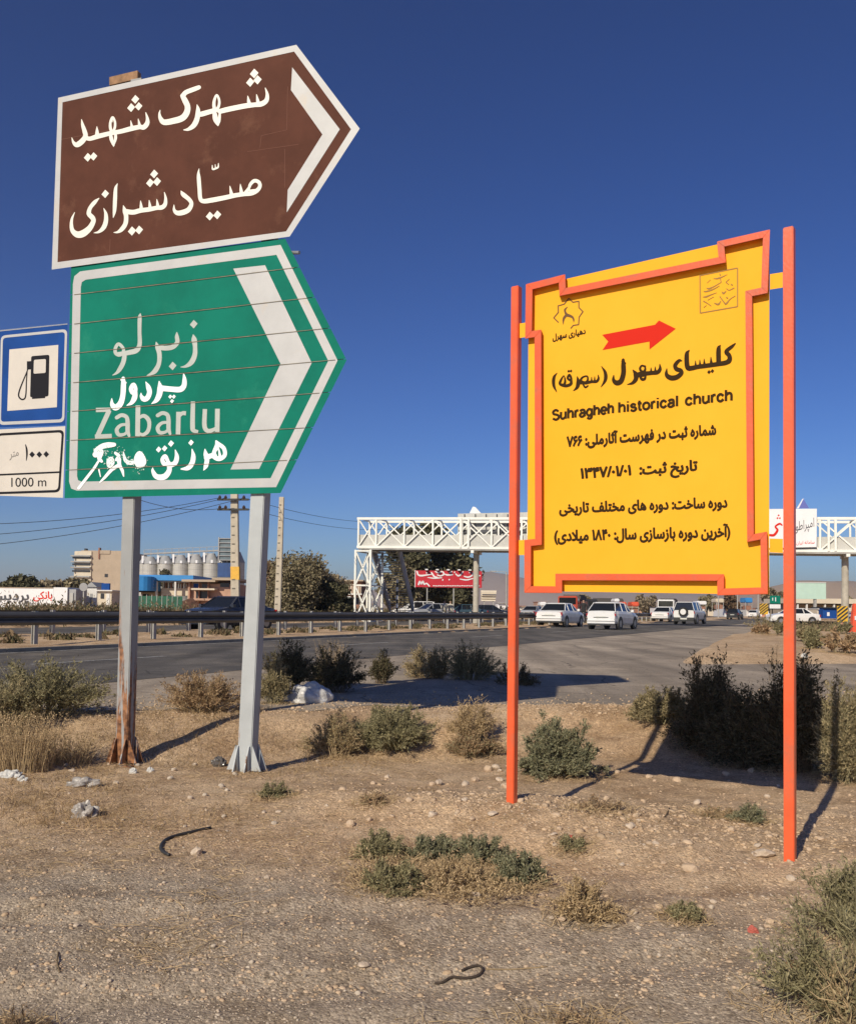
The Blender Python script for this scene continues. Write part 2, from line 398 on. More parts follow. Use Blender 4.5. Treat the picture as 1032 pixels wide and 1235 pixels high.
# ================================================================ LETTERING TOOLS
def catmull(pts, sub=6):
    P = [np.array(p, float) for p in pts]
    if len(P) < 3: return np.array(P)
    if np.allclose(P[0][:2], P[-1][:2]): ext = [P[-2]] + P + [P[1]]
    else: ext = [2*P[0]-P[1]] + P + [2*P[-1]-P[-2]]
    out = []
    for i in range(1, len(ext) - 2):
        a, b, c, d = ext[i-1:i+3]
        for k in range(sub):
            t = k / sub
            out.append(.5*((2*b)+(-a+c)*t+(2*a-5*b+4*c-d)*t*t+(-a+3*b-3*c+d)*t**3))
    out.append(ext[-2]); return np.array(out)
class Ink:
    """brush strokes, dots and filled shapes given in photograph pixels of a crop, laid on a plane of the place"""
    def __init__(s, plane, ox=0, oy=0, sc=1.0, off=.002, dx=0, dy=0):
        s.pl = plane; s.ox = ox; s.oy = oy; s.sc = sc; s.m = MB(); s.off = off; s.k = 0
    def at(s, ox, oy, sc): s.ox = ox; s.oy = oy; s.sc = sc; return s
    def p(s, x, y, o): return s.pl.P(s.ox + x / s.sc, s.oy + y / s.sc, o)
    def _o(s): s.k += 1; return s.off + s.k * 2e-5
    def st(s, *pts, smooth=True, cap=True):
        q = catmull(pts) if smooth else np.array([np.array(p, float) for p in pts])
        n = len(q); o = s._o(); L = []; Rr = []
        for i in range(n):
            d = q[min(i+1, n-1), :2] - q[max(i-1, 0), :2]; l = np.hypot(*d) or 1; nn = np.array([-d[1], d[0]]) / l * max(q[i, 2], .5) / 2
            oo = o + 1e-5 * i / n
            L.append(s.p(q[i,0]+nn[0], q[i,1]+nn[1], oo)); Rr.append(s.p(q[i,0]-nn[0], q[i,1]-nn[1], oo))
        s.m.add(L + Rr, [(i, i+1, n+i+1, n+i) for i in range(n-1)])
        if cap:
            for e in (0, -1):
                if q[e, 2] > 5: s.disc(q[e, 0], q[e, 1], q[e, 2] / 2 * .98, 10)
        return s
    def disc(s, x, y, r, n=12):
        o = s._o(); s.m.add([s.p(x + r*math.cos(2*math.pi*k/n), y + r*math.sin(2*math.pi*k/n), o) for k in range(n)], [tuple(range(n))]); return s
    def dot(s, x, y, r, sk=.12):
        o = s._o(); s.m.add([s.p(x, y-r, o), s.p(x+r*.9, y-r*sk, o), s.p(x, y+r, o), s.p(x-r*.9, y+r*sk, o)], [(0,1,2,3)]); return s
    def poly(s, *pts):
        o = s._o(); s.m.add([s.p(x, y, o) for x, y in pts], [tuple(range(len(pts)))]); return s
    def ring(s, outer, inner):
        o = s._o(); n = len(outer); s.m.add([s.p(x, y, o) for x, y in outer] + [s.p(x, y, o) for x, y in inner], [(i, (i+1) % n, (i+1) % n + n, i + n) for i in range(n)]); return s
    def done(s, name, m, parent, label=None):
        me = bpy.data.meshes.new(name); me.from_pydata([tuple(v) for v in s.m.v], [], s.m.f); me.materials.append(m)
        o = link(name, me, parent); return tag(o, label) if label else o
# Arabic script shaping: isolated, final, initial, medial forms
AF = {}
def _af(ch, a, n): AF[ch] = [a, a+1] + ([a+2, a+3] if n == 4 else [])
for ch, a, n in (('ا',0xFE8D,2),('آ',0xFE81,2),('ب',0xFE8F,4),('پ',0xFB56,4),('ت',0xFE95,4),('ث',0xFE99,4),('ح',0xFEA1,4),('خ',0xFEA5,4),('د',0xFEA9,2),('ر',0xFEAD,2),
                 ('ز',0xFEAF,2),('س',0xFEB1,4),('ش',0xFEB5,4),('ط',0xFEC1,4),('ف',0xFED1,4),('ق',0xFED5,4),('ک',0xFB8E,4),('ل',0xFEDD,4),('م',0xFEE1,4),('ن',0xFEE5,4),
                 ('ه',0xFEE9,4),('و',0xFEED,2),('ی',0xFBFC,4)): _af(ch, a, n)
def shape(t):
    t = t.replace('لا', '\x01'); AF['\x01'] = [0xFEFB, 0xFEFC]; out = []
    for i, c in enumerate(t):
        if c not in AF: out.append({'(': ')', ')': '('}.get(c, c)); continue
        pv = i > 0 and t[i-1] in AF and len(AF[t[i-1]]) == 4
        nx = i < len(t)-1 and t[i+1] in AF and len(AF[c]) == 4
        out.append(chr(AF[c][(3 if nx else 1) if pv else (2 if nx else 0)]))
    # visual order: reverse everything, then restore digit runs
    v = out[::-1]; res = []; run = []
    isd = lambda c: c in '۰۱۲۳۴۵۶۷۸۹/'
    for c in v:
        if isd(c): run.insert(0, c)
        else: res += run; run = []; res.append(c)
    return ''.join(res + run)
def contours(body, spacing=1.0):
    c = bpy.data.curves.new('t', 'FONT'); c.body = body; c.size = 1; c.space_character = spacing
    o = bpy.data.objects.new('t', c); COL.objects.link(o); dg = bpy.context.evaluated_depsgraph_get()
    cu = o.evaluated_get(dg).to_curve(dg); out = []
    for sp in cu.splines:
        P = []; B = sp.bezier_points
        if sp.type == 'BEZIER':
            n = len(B)
            for i in range(n):
                p0 = B[i].co; p1 = B[i].handle_right; p2 = B[(i+1) % n].handle_left; p3 = B[(i+1) % n].co
                for k in range(6):
                    t = k / 6; u = 1 - t; q = p0*u**3 + p1*3*u*u*t + p2*3*u*t*t + p3*t**3; P.append((q.x, q.y))
        else: P = [(q.co[0], q.co[1]) for q in sp.points]
        out.append(np.array(P))
    o.evaluated_get(dg).to_curve_clear(); bpy.data.objects.remove(o); bpy.data.curves.remove(c)
    return out
def text_runs(body, bold=0.0, spacing=1.0, res=70):
    """non-zero winding fill of the glyph outlines as rows of thin runs; bold thickens them"""
    cs = contours(body, spacing); al = np.concatenate(cs)
    x0, y0 = al.min(0) - .06; x1, y1 = al.max(0) + .06; h = int((y1 - y0) * res); w_ = int((x1 - x0) * res * 1.4)
    yc = y0 + (np.arange(h) + .5) / res; rx = res * 1.4
    W = np.zeros((h, w_ + 1), dtype=np.int32)
    for P in cs:
        Q = np.roll(P, -1, 0)
        for (ax, ay), (bx, by) in zip(P, Q):
            if ay == by: continue
            sg = 1 if by > ay else -1; lo, hi = (ay, by) if by > ay else (by, ay)
            j0 = int(np.ceil((lo - y0) * res - .5)); j1 = int(np.ceil((hi - y0) * res - .5))
            for j in range(max(j0, 0), min(j1, h)):
                xx = ax + (bx - ax) * (yc[j] - ay) / (by - ay); W[j, min(max(int(round((xx - x0) * rx)), 0), w_)] += sg
    M = np.cumsum(W, 1)[:, :w_] != 0
    ky_ = int(round(bold * res)); kx_ = int(round(bold * rx)); M2 = M.copy()
    for dy in range(-ky_, ky_ + 1):
        for dx in range(-kx_, kx_ + 1):
            if (dy / max(ky_, 1)) ** 2 + (dx / max(kx_, 1)) ** 2 <= 1.1: M2 |= np.roll(np.roll(M, dy, 0), dx, 1)
    vs = []; fs = []
    for j in range(h):
        d = np.diff(np.concatenate([[0], M2[j].astype(int), [0]])); a_ = np.where(d == 1)[0]; b_ = np.where(d == -1)[0]
        for p, q in zip(a_, b_):
            k = len(vs); X0 = x0 + p / rx; X1 = x0 + q / rx; Y0 = y0 + j / res; Y1 = y0 + (j + 1) / res
            vs += [(X0, Y0), (X1, Y0), (X1, Y1), (X0, Y1)]; fs.append((k, k+1, k+2, k+3))
    return np.array(vs), fs
def text_on(name, body, plane, pl, pr, h, m, parent, bold=.02, off=.002, ref=.72, spacing=1.0, up=(0, -1), res=70):
    """body set between photograph pixels pl (left end of base line) and pr (right end); h = pixel height of a tall letter"""
    vs, fs = text_runs(body, bold, spacing, res)
    x0, x1 = vs[:, 0].min(), vs[:, 0].max(); u = (vs[:, 0] - x0) / (x1 - x0)
    hh = h if isinstance(h, (tuple, list)) else (h, h)
    P = []
    for (a, v) in zip(u, vs[:, 1]):
        k = (hh[0] * (1 - a) + hh[1] * a) * v / ref
        P.append(tuple(plane.P(pl[0] + (pr[0]-pl[0])*a + up[0]*k, pl[1] + (pr[1]-pl[1])*a + up[1]*k, off)))
    me = bpy.data.meshes.new(name); me.from_pydata(P, [], fs); me.materials.append(m)
    o = link(name, me, parent); o['kind'] = 'stuff'; return o
def plate(name, pl, pts, off0, off1, m, parent, bevel=0.0):
    return MB().prism([pl.P(x, y, off1) for x, y in pts], [pl.P(x, y, off0) for x, y in pts]).build(name, m, parent, bevel=bevel)
def cpt(ox, oy, sc, pts): return [(ox + x / sc, oy + y / sc) for x, y in pts]

# ================================================================ BIG ROAD SIGN ON TWO GREY POSTS
b1 = D(148, 925, 7.32); b2 = D(296, 930, 7.0)
PG = Plane(b1 + Vector((0, 0, 0)), b2)
M_BROWN = mat('brown_sign_sheet', (.094, .034, .021), .7, spec=0.12, var=.12, scale=3, dirt=((.15, .065, .04), 2.5, .56, .72), bump=.05, bscale=20)
M_SGREEN = mat('green_sign_sheet', (.003, .165, .112), .7, spec=0.12, var=.10, scale=2.5, dirt=((.02, .23, .15), 2.0, .58, .75))
M_SWHITE = mat('greyed_white_sheet', (.47, .465, .455), .5, var=.05, scale=4, dirt=((.50, .44, .37), 3, .58, .7))
M_CREAM = mat('cream_letter_sheet', (.80, .76, .66), .5)
M_SGREY = mat('faded_grey_letters', (.43, .46, .42), .6, var=.06, scale=6)
M_FRESH = mat('fresh_white_paint', (.90, .91, .90), .5)
M_SPRAY = mat('thin_white_spray', (.45, .60, .53), .7, var=.25, scale=60)
M_SBLUE = mat('blue_sign_sheet', (.010, .060, .25), .7, spec=0.15, var=.10, scale=3)
M_PANELW = mat('cream_sign_sheet', (.60, .55, .48), .5, var=.04, scale=4)
M_BLACK = mat('black_print', (.016, .016, .02), .7, spec=0.1)
M_SEAM = mat('rusty_seam', (.22, .19, .13), .8, var=.3, scale=8)
M_BACK = mat('galvanised_back', (.35, .36, .37), .5, metal=.6, var=.15, scale=4)
def post_mat(name, lo, hi, base, rust):
    m = mat(name, base, .6, var=.07, scale=3, bump=.12, bscale=30); nt = m.node_tree; L = nt.links; b = nt.nodes['Principled BSDF']
    src = b.inputs['Base Color'].links[0].from_socket
    tc = node(nt, 'ShaderNodeTexCoord'); sep = node(nt, 'ShaderNodeSeparateXYZ'); L.new(tc.outputs['Object'], sep.inputs[0])
    mp = node(nt, 'ShaderNodeMapping'); mp.inputs['Scale'].default_value = (22, 22, 1.6); L.new(tc.outputs['Object'], mp.inputs[0])
    n = node(nt, 'ShaderNodeTexNoise'); n.inputs['Scale'].default_value = 1.0; n.inputs['Detail'].default_value = 7; n.inputs['Roughness'].default_value = .7; L.new(mp.outputs[0], n.inputs['Vector'])
    mr = node(nt, 'ShaderNodeMapRange'); L.new(sep.outputs[2], mr.inputs[0]); mr.inputs[1].default_value = lo; mr.inputs[2].default_value = hi; mr.inputs[3].default_value = rust; mr.inputs[4].default_value = 0.0
    ad = node(nt, 'ShaderNodeMath', operation='ADD'); L.new(n.outputs[0], ad.inputs[0]); L.new(mr.outputs[0], ad.inputs[1])
    th = node(nt, 'ShaderNodeMapRange'); th.inputs[1].default_value = .68; th.inputs[2].default_value = .74; L.new(ad.outputs[0], th.inputs[0])
    n3 = node(nt, 'ShaderNodeTexNoise'); n3.inputs['Scale'].default_value = 25; L.new(tc.outputs['Object'], n3.inputs['Vector'])
    rr = node(nt, 'ShaderNodeValToRGB'); rr.color_ramp.elements[0].color = (.10, .04, .018, 1); rr.color_ramp.elements[1].color = (.34, .15, .06, 1); rr.color_ramp.elements[0].position = .35; rr.color_ramp.elements[1].position = .65; L.new(n3.outputs[0], rr.inputs[0])
    mx = node(nt, 'ShaderNodeMix', data_type='RGBA'); L.new(th.outputs[0], mx.inputs[0]); L.new(src, mx.inputs[6]); L.new(rr.outputs[0], mx.inputs[7]); L.new(mx.outputs[2], b.inputs['Base Color'])
    return m
M_POST1 = post_mat('rusting_grey_paint', .1, 2.1, (.31, .315, .31), .27)
M_POST2 = post_mat('chipped_grey_paint', 0, .9, (.40, .42, .42), .12)
rs = empty('road_sign', ((b1.x + b2.x) / 2, (b1.y + b2.y) / 2, 0), label='tall arrow-shaped road sign, brown panel over green panel, on two grey posts', cat='road sign')
rs_inv = Matrix.Translation(-Vector(rs.location))
bpy.context.view_layer.update()
def keep(o, root):                                  # geometry was given in world coordinates: shift it into the root's frame
    o.data.transform(Matrix.Translation(-Vector(root.location))); return o
# posts
def gpost(pb, pt, top_off, m, wid, dep, label):
    """box post behind the panels: front face on the sign plane"""
    a = PG.P(*pb, -.015); t = PG.P(*pt, -.015); dz = (t - a) / (t.z - a.z)
    a = a + dz * (-.25 - a.z); hw = PG.d * wid / 2; bk = -PG.n * dep
    mb = MB(); mb.add([a-hw, a+hw, a+hw+bk, a-hw+bk, t-hw, t+hw, t+hw+bk, t-hw+bk], [(0,3,2,1),(4,5,6,7),(0,1,5,4),(1,2,6,5),(2,3,7,6),(3,0,4,7)])
    o = keep(mb.build('post', m, rs, bevel=.006), rs); o['label'] = label
    g0 = PG.P(*pb, -.015); g0.z = h1(g0.x, g0.y) - .01
    pts = []
    # base plate and triangular gussets
    c = g0 + bk * .5; bp = MB(); q = [c + PG.d * sx * .13 + PG.n * sy * .12 - Vector((0,0,.02)) for sx, sy in ((-1,-1),(1,-1),(1,1),(-1,1))]
    bp.prism([v + Vector((0,0,.025)) for v in q], [v - Vector((0,0,.05)) for v in q]); keep(bp.build('base_plate', m, o), rs)
    for sd, u, r in ((-1, PG.d, wid/2), (1, PG.d, wid/2), (1, PG.n, dep/2), (-1, PG.n, dep/2)):
        u2 = PG.n if u is PG.d else PG.d; e0 = c + u * sd * r; zz = Vector((0, 0, .02))
        for s2 in ((-.4, .4) if True else (0,)):
            e = e0 + u2 * s2 * wid; tri = [e + zz, e + u * sd * .085 + zz, e + zz + Vector((0, 0, .19)) + u * sd * .012 ]
            g = MB().prism([v + u2 * .005 for v in tri], [v - u2 * .005 for v in tri]); keep(g.build('gusset', m, o), rs)
    return o
gp1 = gpost((145.5, 925), (162, 330), .0, M_POST1, .112, .105, 'rusty left post of the tall road sign')
gp2 = gpost((293.5, 930), (325, 300), .0, M_POST2, .118, .11, 'grey chipped right post of the tall road sign')
# upper post ends reach behind the brown panel
for pa, pb_, nm in (((162, 330), (168, 98), 'post_head'), ((325, 300), (332, 72), 'post_head')):
    a = PG.P(*pa, -.07); t = PG.P(*pb_, -.07); keep(MB().bar(a, t, .10, .09, up=PG.n).build(nm, M_POST1, rs), rs)
for yy in (150, 250, 360, 450, 560):                # cross rails behind the panels
    a = PG.P(95, yy + 12, -.03); t = PG.P(345, yy - 12, -.03); keep(MB().bar(a, t, .04, .03, up=PG.n).build('cross_rail', M_BACK, rs), rs)
keep(MB().bar(PG.P(134, 99.5, -.06), PG.P(168, 91.5, -.06), .05, .07).build('bracket', mat('rusty_wood', (.30, .17, .09), .9, var=.3, scale=9), rs), rs)
keep(MB().tube([PG.P(348, 304.5, -.03), PG.P(361, 304.5, .0)], .014, 8).build('bolt', M_BACK, rs), rs)

# brown panel
C1 = lambda pts: cpt(50, 40, 2.58, pts)
bo = C1([(52, 200), (793, 35), (990, 296), (772, 632), (32, 735)])
brown = keep(plate('brown_panel', PG, bo, .004, .020, M_BROWN, rs), rs); brown['label'] = 'brown arrow-shaped panel with cream lettering'
ik = Ink(PG, 50, 40, 2.58, off=.0215)
ik.ring([(52, 200), (793, 35), (990, 296), (772, 632), (32, 735)], [(65.5, 214), (786, 56), (963, 298), (761, 616), (50, 712)])
keep(ik.done('border', M_SWHITE, brown), rs)
keep(Ink(PG, 50, 40, 2.58, off=.0215).poly((780, 105), (928, 298), (763, 557), (766, 487), (874, 314), (776, 176)).done('chevron', M_SWHITE, brown), rs)
M_FAINT = mat('faint_sheet_joint', (.15, .065, .045), .7, spec=0.1)
ik = Ink(PG, 50, 40, 2.58, off=.0212)
for q in (((766, 165), (763, 300)), ((763, 300), (684, 318)), ((684, 318), (680, 355)), ((800, 345), (640, 368)), ((757, 360), (757, 480)), ((214, 640), (212, 680)), ((60, 330), (220, 300))):
    ik.st((*q[0], 2.0), (*q[1], 2.0), cap=False)
keep(ik.done('sheet_joint', M_FAINT, brown), rs)['kind'] = 'stuff'
ik = Ink(PG, off=.0220)
ik.at(75, 80, 7.938)      # shahid
ik.st((800,440,8),(816,500,30),(812,545,44),(780,580,46),(740,578,42),(655,595,46),(560,620,42),(470,636,42),(390,655,44),(330,670,46),(265,690,40),(225,680,42))
ik.st((185,505,6),(196,560,30),(215,620,42),(222,665,44),(190,715,52),(140,748,48),(108,725,26),(92,680,6))
for a in (((655,515,5),(664,560,22),(668,590,34)),((727,498,5),(737,545,24),(742,575,34)),((332,572,5),(334,620,30),(334,660,38))): ik.st(*a)
ik.st((483,485,22),(462,530,24),(462,590,28),(480,625,26),(503,585,24),(505,530,22),(483,485,22)); ik.st((480,500,10),(480,530,6),smooth=False)
ik.st((462,635,26),(470,690,36),(490,745,26),(492,765,6)); ik.st((510,640,24),(510,690,28),(492,760,8))
ik.dot(700,313,42).dot(660,392,42).dot(732,380,40).dot(245,868,42).dot(300,860,40)
keep(ik.done('lettering', M_CREAM, brown), rs); ik = Ink(PG, off=.0220)
ik.at(185, 70, 6.88)      # shahrak
ik.st((928,245,6),(944,300,26),(936,350,38),(895,378,42),(840,385,38),(770,393,42),(690,408,42),(610,425,42),(550,440,40))
for a in (((855,298,5),(864,345,24),(870,375,34)),((782,310,5),(790,355,26),(798,388,34))): ik.st(*a)
ik.st((525,305,18),(505,350,24),(503,400,28),(516,432,28),(542,395,22),(545,345,20),(525,305,18))
ik.st((505,435,28),(515,500,44),(533,545,26),(536,560,6)); ik.st((552,440,16),(548,490,22),(548,525,14),(535,558,6))
ik.st((515,430,40),(460,445,40),(400,462,42),(375,465,36)); ik.st((362,385,6),(370,430,34),(362,500,42),(335,555,42),(290,588,26),(250,594,6))
ik.st((378,240,34),(330,258,38),(270,282,38),(245,310,40)); ik.st((240,310,36),(262,350,46),(283,400,46),(276,450,50),(240,495,52),(170,518,50),(90,530,46),(60,500,34),(50,460,18),(56,428,5))
ik.dot(836,125,40).dot(803,198,38).dot(864,178,38)
keep(ik.done('lettering', M_CREAM, brown), rs); ik = Ink(PG, off=.0220)
ik.at(75, 200, 7.938)     # shirazi
ik.st((978,250,6),(990,310,26),(985,365,38),(955,395,42),(905,400,40),(830,415,42),(750,425,44),(680,442,46),(610,435,46))
for a in (((905,315,5),(912,360,24),(915,395,34)),((832,325,5),(838,370,24),(842,405,34)),((750,330,5),(755,380,26),(757,420,34))): ik.st(*a)
ik.st((585,378,6),(600,430,42),(612,480,42),(606,550,42),(570,605,40),(530,632,22),(492,636,5))
ik.st((530,165,4),(512,215,30),(506,320,38),(500,430,32),(488,495,5))
ik.st((398,405,6),(418,460,32),(418,530,42),(395,590,42),(350,630,24),(302,640,5)); ik.dot(412,266,40)
ik.st((352,308,8),(312,345,36),(268,400,36),(256,455,44),(290,495,46),(298,530,44),(262,595,54),(200,645,66),(145,655,60),(100,620,42),(88,560,32),(95,500,22),(120,442,5))
ik.dot(880,75,42).dot(841,160,42).dot(908,148,42).dot(668,622,44).dot(736,612,42)
keep(ik.done('lettering', M_CREAM, brown), rs); ik = Ink(PG, off=.0220)
ik.at(195, 185, 7.938)    # sayyad
ik.st((835,345,16),(845,300,28),(885,260,34),(928,272,34),(940,310,34),(915,350,40),(860,378,44),(780,388,40),(700,400,42),(600,422,44),(480,445,46),(400,455,42),(370,430,38),(362,340,38),(354,230,36),(352,180,20),(358,142,4))
ik.st((790,385,30),(830,335,26),(850,300,20)); ik.st((835,352,12),(870,352,22),(900,352,26))
for a in (((752,290,5),(758,340,26),(765,385,36)),((652,308,5),(662,360,26),(670,400,36))): ik.st(*a)
ik.st((185,358,8),(205,390,40),(262,438,38),(284,480,38),(258,535,46),(205,562,50),(150,568,44),(120,540,28),(117,488,5))
ik.st((543,92,6),(540,128,16),(515,142,18),(488,148,16),(484,110,6)); ik.st((512,104,6),(515,140,12))
ik.dot(460,598,42).dot(532,586,42)
keep(ik.done('lettering', M_CREAM, brown), rs)

# green panel: a backing with eight horizontal boards
C2 = lambda pts: cpt(0, 280, 2.4, pts)
go = [(206, 96), (825, 18), (1003, 370), (812, 755), (187, 770)]
def clip(poly, a, b, keep_left=True):
    """clip polygon with the line a-b"""
    out = []; n = len(poly)
    sd = lambda p: ((b[0]-a[0])*(p[1]-a[1]) - (b[1]-a[1])*(p[0]-a[0])) * (1 if keep_left else -1)
    for i in range(n):
        p, q = poly[i], poly[(i+1) % n]; sp, sq = sd(p), sd(q)
        if sp >= 0: out.append(p)
        if sp * sq < 0:
            t = sp / (sp - sq); out.append((p[0]+(q[0]-p[0])*t, p[1]+(q[1]-p[1])*t))
    return out
greenp = keep(plate('green_panel', PG, C2([(212, 104), (822, 26), (996, 370), (808, 750), (193, 764)]), -.012, .002, M_BACK, rs), rs); greenp['label'] = 'green arrow-shaped panel of riveted boards with white chevron'
seams = [((213, 180), (853, 102)), ((213, 265), (890, 190)), ((213, 350), (935, 279)), ((210, 435), (972, 369)), ((207, 518), (926, 465)), ((203, 602), (882, 566)), ((198, 688), (832, 660))]
ext = lambda s: tuple((s[0][0] + (s[1][0]-s[0][0])*t, s[0][1] + (s[1][1]-s[0][1])*t) for t in (-.5, 1.5))
for i in range(8):
    pg = go
    if i > 0:
        a, b = ext(seams[i-1]); g = 1.0; pg = clip(pg, (a[0], a[1]+g), (b[0], b[1]+g), True)
    if i < 7:
        a, b = ext(seams[i]); g = 1.0; pg = clip(pg, (a[0], a[1]-g), (b[0], b[1]-g), False)
    keep(plate('board', PG, C2(pg), .0025, .0095 + .0006 * (i % 2), M_SGREEN, greenp), rs)
bo_, bi_ = ([(211,150),(215,127),(232,113),(812,36),(977,371),(799,738),(222,748),(206,742),(200,722)],
            [(234,158),(237,144),(248,137),(800,65),(950,372),(783,712),(236,722),(226,718),(223,706)])
keep(Ink(PG, 0, 280, 2.4, off=.0112).ring(bo_, bi_).done('border', M_SWHITE, greenp), rs)
keep(Ink(PG, 0, 280, 2.4, off=.0112).poly((675,105),(767,95),(902,378),(812,381)).poly((902,378),(750,685),(667,687),(812,381)).done('chevron', M_SWHITE, greenp), rs)
for i, s in enumerate(seams):
    L_ = s[0]; R_ = s[1]
    keep(Ink(PG, 0, 280, 2.4, off=.0155).st((L_[0]+1, L_[1], 1.6), ((L_[0]+R_[0])/2, (L_[1]+R_[1])/2 + 1, 1.8), (R_[0]-2, R_[1], 1.5), cap=False).done('seam', M_SEAM, greenp), rs)
ik = Ink(PG, 105, 370, 6.88, off=.0118)
ik.st((880,228,5),(888,270,44),(896,330,36),(893,400,40),(865,460,42),(820,492,24),(775,500,5)); ik.dot(885,143,36)
ik.st((745,208,5),(745,245,32),(748,295,36),(710,332,40),(650,342,40),(590,335,40)); ik.st((572,290,5),(583,330,36),(600,390,38),(596,470,36),(565,530,40),(530,556,24),(495,570,5)); ik.dot(710,490,36)
ik.st((443,52,5),(437,90,32),(435,200,32),(436,310,36),(410,360,42),(350,378,40),(290,388,36),(255,392,34))
ik.st((300,345,26),(262,308,28),(236,340,28),(236,380,30),(262,398,30),(296,385,28),(300,345,26)); ik.st((300,350,22),(310,400,36),(300,460,38),(272,515,36),(245,548,22),(210,568,5))
keep(ik.at(105, 370, 6.88).done('lettering', M_SGREY, greenp), rs)
ik = Ink(PG, 105, 370, 6.88, off=.0132)
ik.st((800,552,6),(808,600,32),(803,655,42),(770,685,46),(690,682,44),(620,675,46)); ik.st((598,618,8),(606,670,44),(600,725,46),(575,775,36),(536,803,6)); ik.dot(690,745,18).dot(720,745,18).dot(705,782,18)
ik.st((487,622,6),(508,665,38),(518,710,40),(500,755,42),(470,765,42),(450,740,26),(448,715,6))
ik.st((404,690,30),(386,645,34),(364,680,34),(380,715,32),(404,690,30)); ik.st((400,690,32),(395,750,44),(370,795,32),(330,818,6))
ik.st((300,592,28),(302,650,42),(296,740,42),(275,805,48),(235,835,50),(208,808,34),(205,762,8)); ik.st((285,605,18),(322,630,14))
keep(ik.done('lettering', M_FRESH, greenp, 'fresh white painted lettering'), rs); ik = Ink(PG, off=.0132)
ik.at(95, 480, 5.43)
ik.st((898,280,8),(905,310,28),(888,350,26),(885,382,30),(920,398,30),(955,375,26),(950,330,26),(915,300,24),(898,280,8)); ik.st((905,310,16),(918,345,12),(925,385,20)); ik.st((890,375,30),(860,380,32),(835,392,32)); ik.st((826,335,6),(832,370,30),(840,400,30),(832,445,28),(818,472,6))
ik.st((742,335,6),(750,380,28),(742,425,32),(715,458,30),(670,465,8)); ik.dot(735,292,20)
ik.st((632,340,6),(642,385,28),(630,425,32),(590,445,30)); ik.dot(604,298,22)
ik.st((582,412,24),(566,380,24),(548,402,26),(560,432,28),(585,430,26),(582,412,24)); ik.st((590,425,26),(592,475,32),(560,515,38),(510,515,34),(486,480,22),(484,458,6)); ik.dot(523,337,20).dot(562,330,20)
keep(ik.done('lettering', M_FRESH, greenp, 'fresh white painted lettering'), rs)
ik = Ink(PG, 95, 480, 5.43, off=.0128)     # lighter overspray round a smeared word, under it
for x, y, r in ((400,400,58),(395,450,52),(215,350,70),(145,340,50),(265,370,55),(205,425,45),(330,415,34)):
    n_ = 26
    for k in range(n_):
        a_ = RNG.uniform(0, 6.28); q = r * RNG.uniform(.2, 1.0) ; ik.disc(x + math.cos(a_)*q, y + math.sin(a_)*q, RNG.uniform(1.5, 5), 6)
keep(ik.done('overspray', M_SPRAY, greenp), rs)['kind'] = 'stuff'
ik = Ink(PG, 95, 480, 5.43, off=.0138)
ik.st((425,400,28),(398,362,30),(376,400,30),(392,440,34),(424,430,28),(425,400,28)).disc(400,405,26)
ik.st((378,412,22),(340,425,26),(308,410,24),(296,375,14),(292,350,4))
ik.st((262,400,30),(268,440,22),(285,475,20),(294,512,8)); ik.st((262,440,24),(215,470,22),(170,520,18),(138,552,8))
ik.st((200,445,26),(196,410,26),(215,395,20),(222,425,24),(200,445,26))
ik.st((112,345,30),(150,318,34),(190,308,36),(232,305,26)); ik.st((110,370,40),(145,350,36),(135,395,28),(150,415,18)); ik.st((240,360,18),(262,380,22),(245,405,18))
ik.st((128,415,14),(100,460,17),(50,525,18),(0,590,20)); ik.st((132,470,10),(142,515,6))
keep(ik.done('lettering', M_FRESH, greenp, 'smeared white painted word'), rs)
ik = Ink(PG, 95, 480, 5.43, off=.0125)
_ = 0
def S(*pts, **k): ik.st(*[(x, y, w_) for x, y, w_ in pts], **k)
ik.st((112,78,28),(208,76,28),smooth=False,cap=False); ik.st((200,80,31),(122,250,31),smooth=False,cap=False); ik.st((106,253,28),(216,248,28),smooth=False,cap=False)
def letter_a(dx, dy):
    ik.st((248+dx,128+dy,25),(280+dx,112+dy,25),(312+dx,124+dy,26),(320+dx,160+dy,28),(320+dx,215+dy,28),(330+dx,248+dy,18))
    ik.st((318+dx,172+dy,18),(275+dx,178+dy,21),(249+dx,208+dy,26),(262+dx,240+dy,25),(300+dx,236+dy,19),(318+dx,215+dy,16))
letter_a(0, 0); letter_a(268, -14)
ik.st((388,48,31),(385,250,31),smooth=False,cap=False); ik.st((390,132,18),(425,116,25),(455,140,28),(462,180,25),(450,220,26),(420,240,21),(388,228,18))
ik.st((653,90,30),(650,238,30),smooth=False,cap=False); ik.st((655,122,18),(678,100,25),(702,100,28),cap=False)
ik.st((748,22,28),(745,180,31),(752,212,28),(782,220,18),cap=False)
ik.st((826,72,28),(823,180,30),(842,214,28),(875,210,25),(903,190,12),cap=False); ik.st((908,70,31),(906,222,31),smooth=False,cap=False)
keep(ik.done('lettering', M_SGREY, greenp), rs)

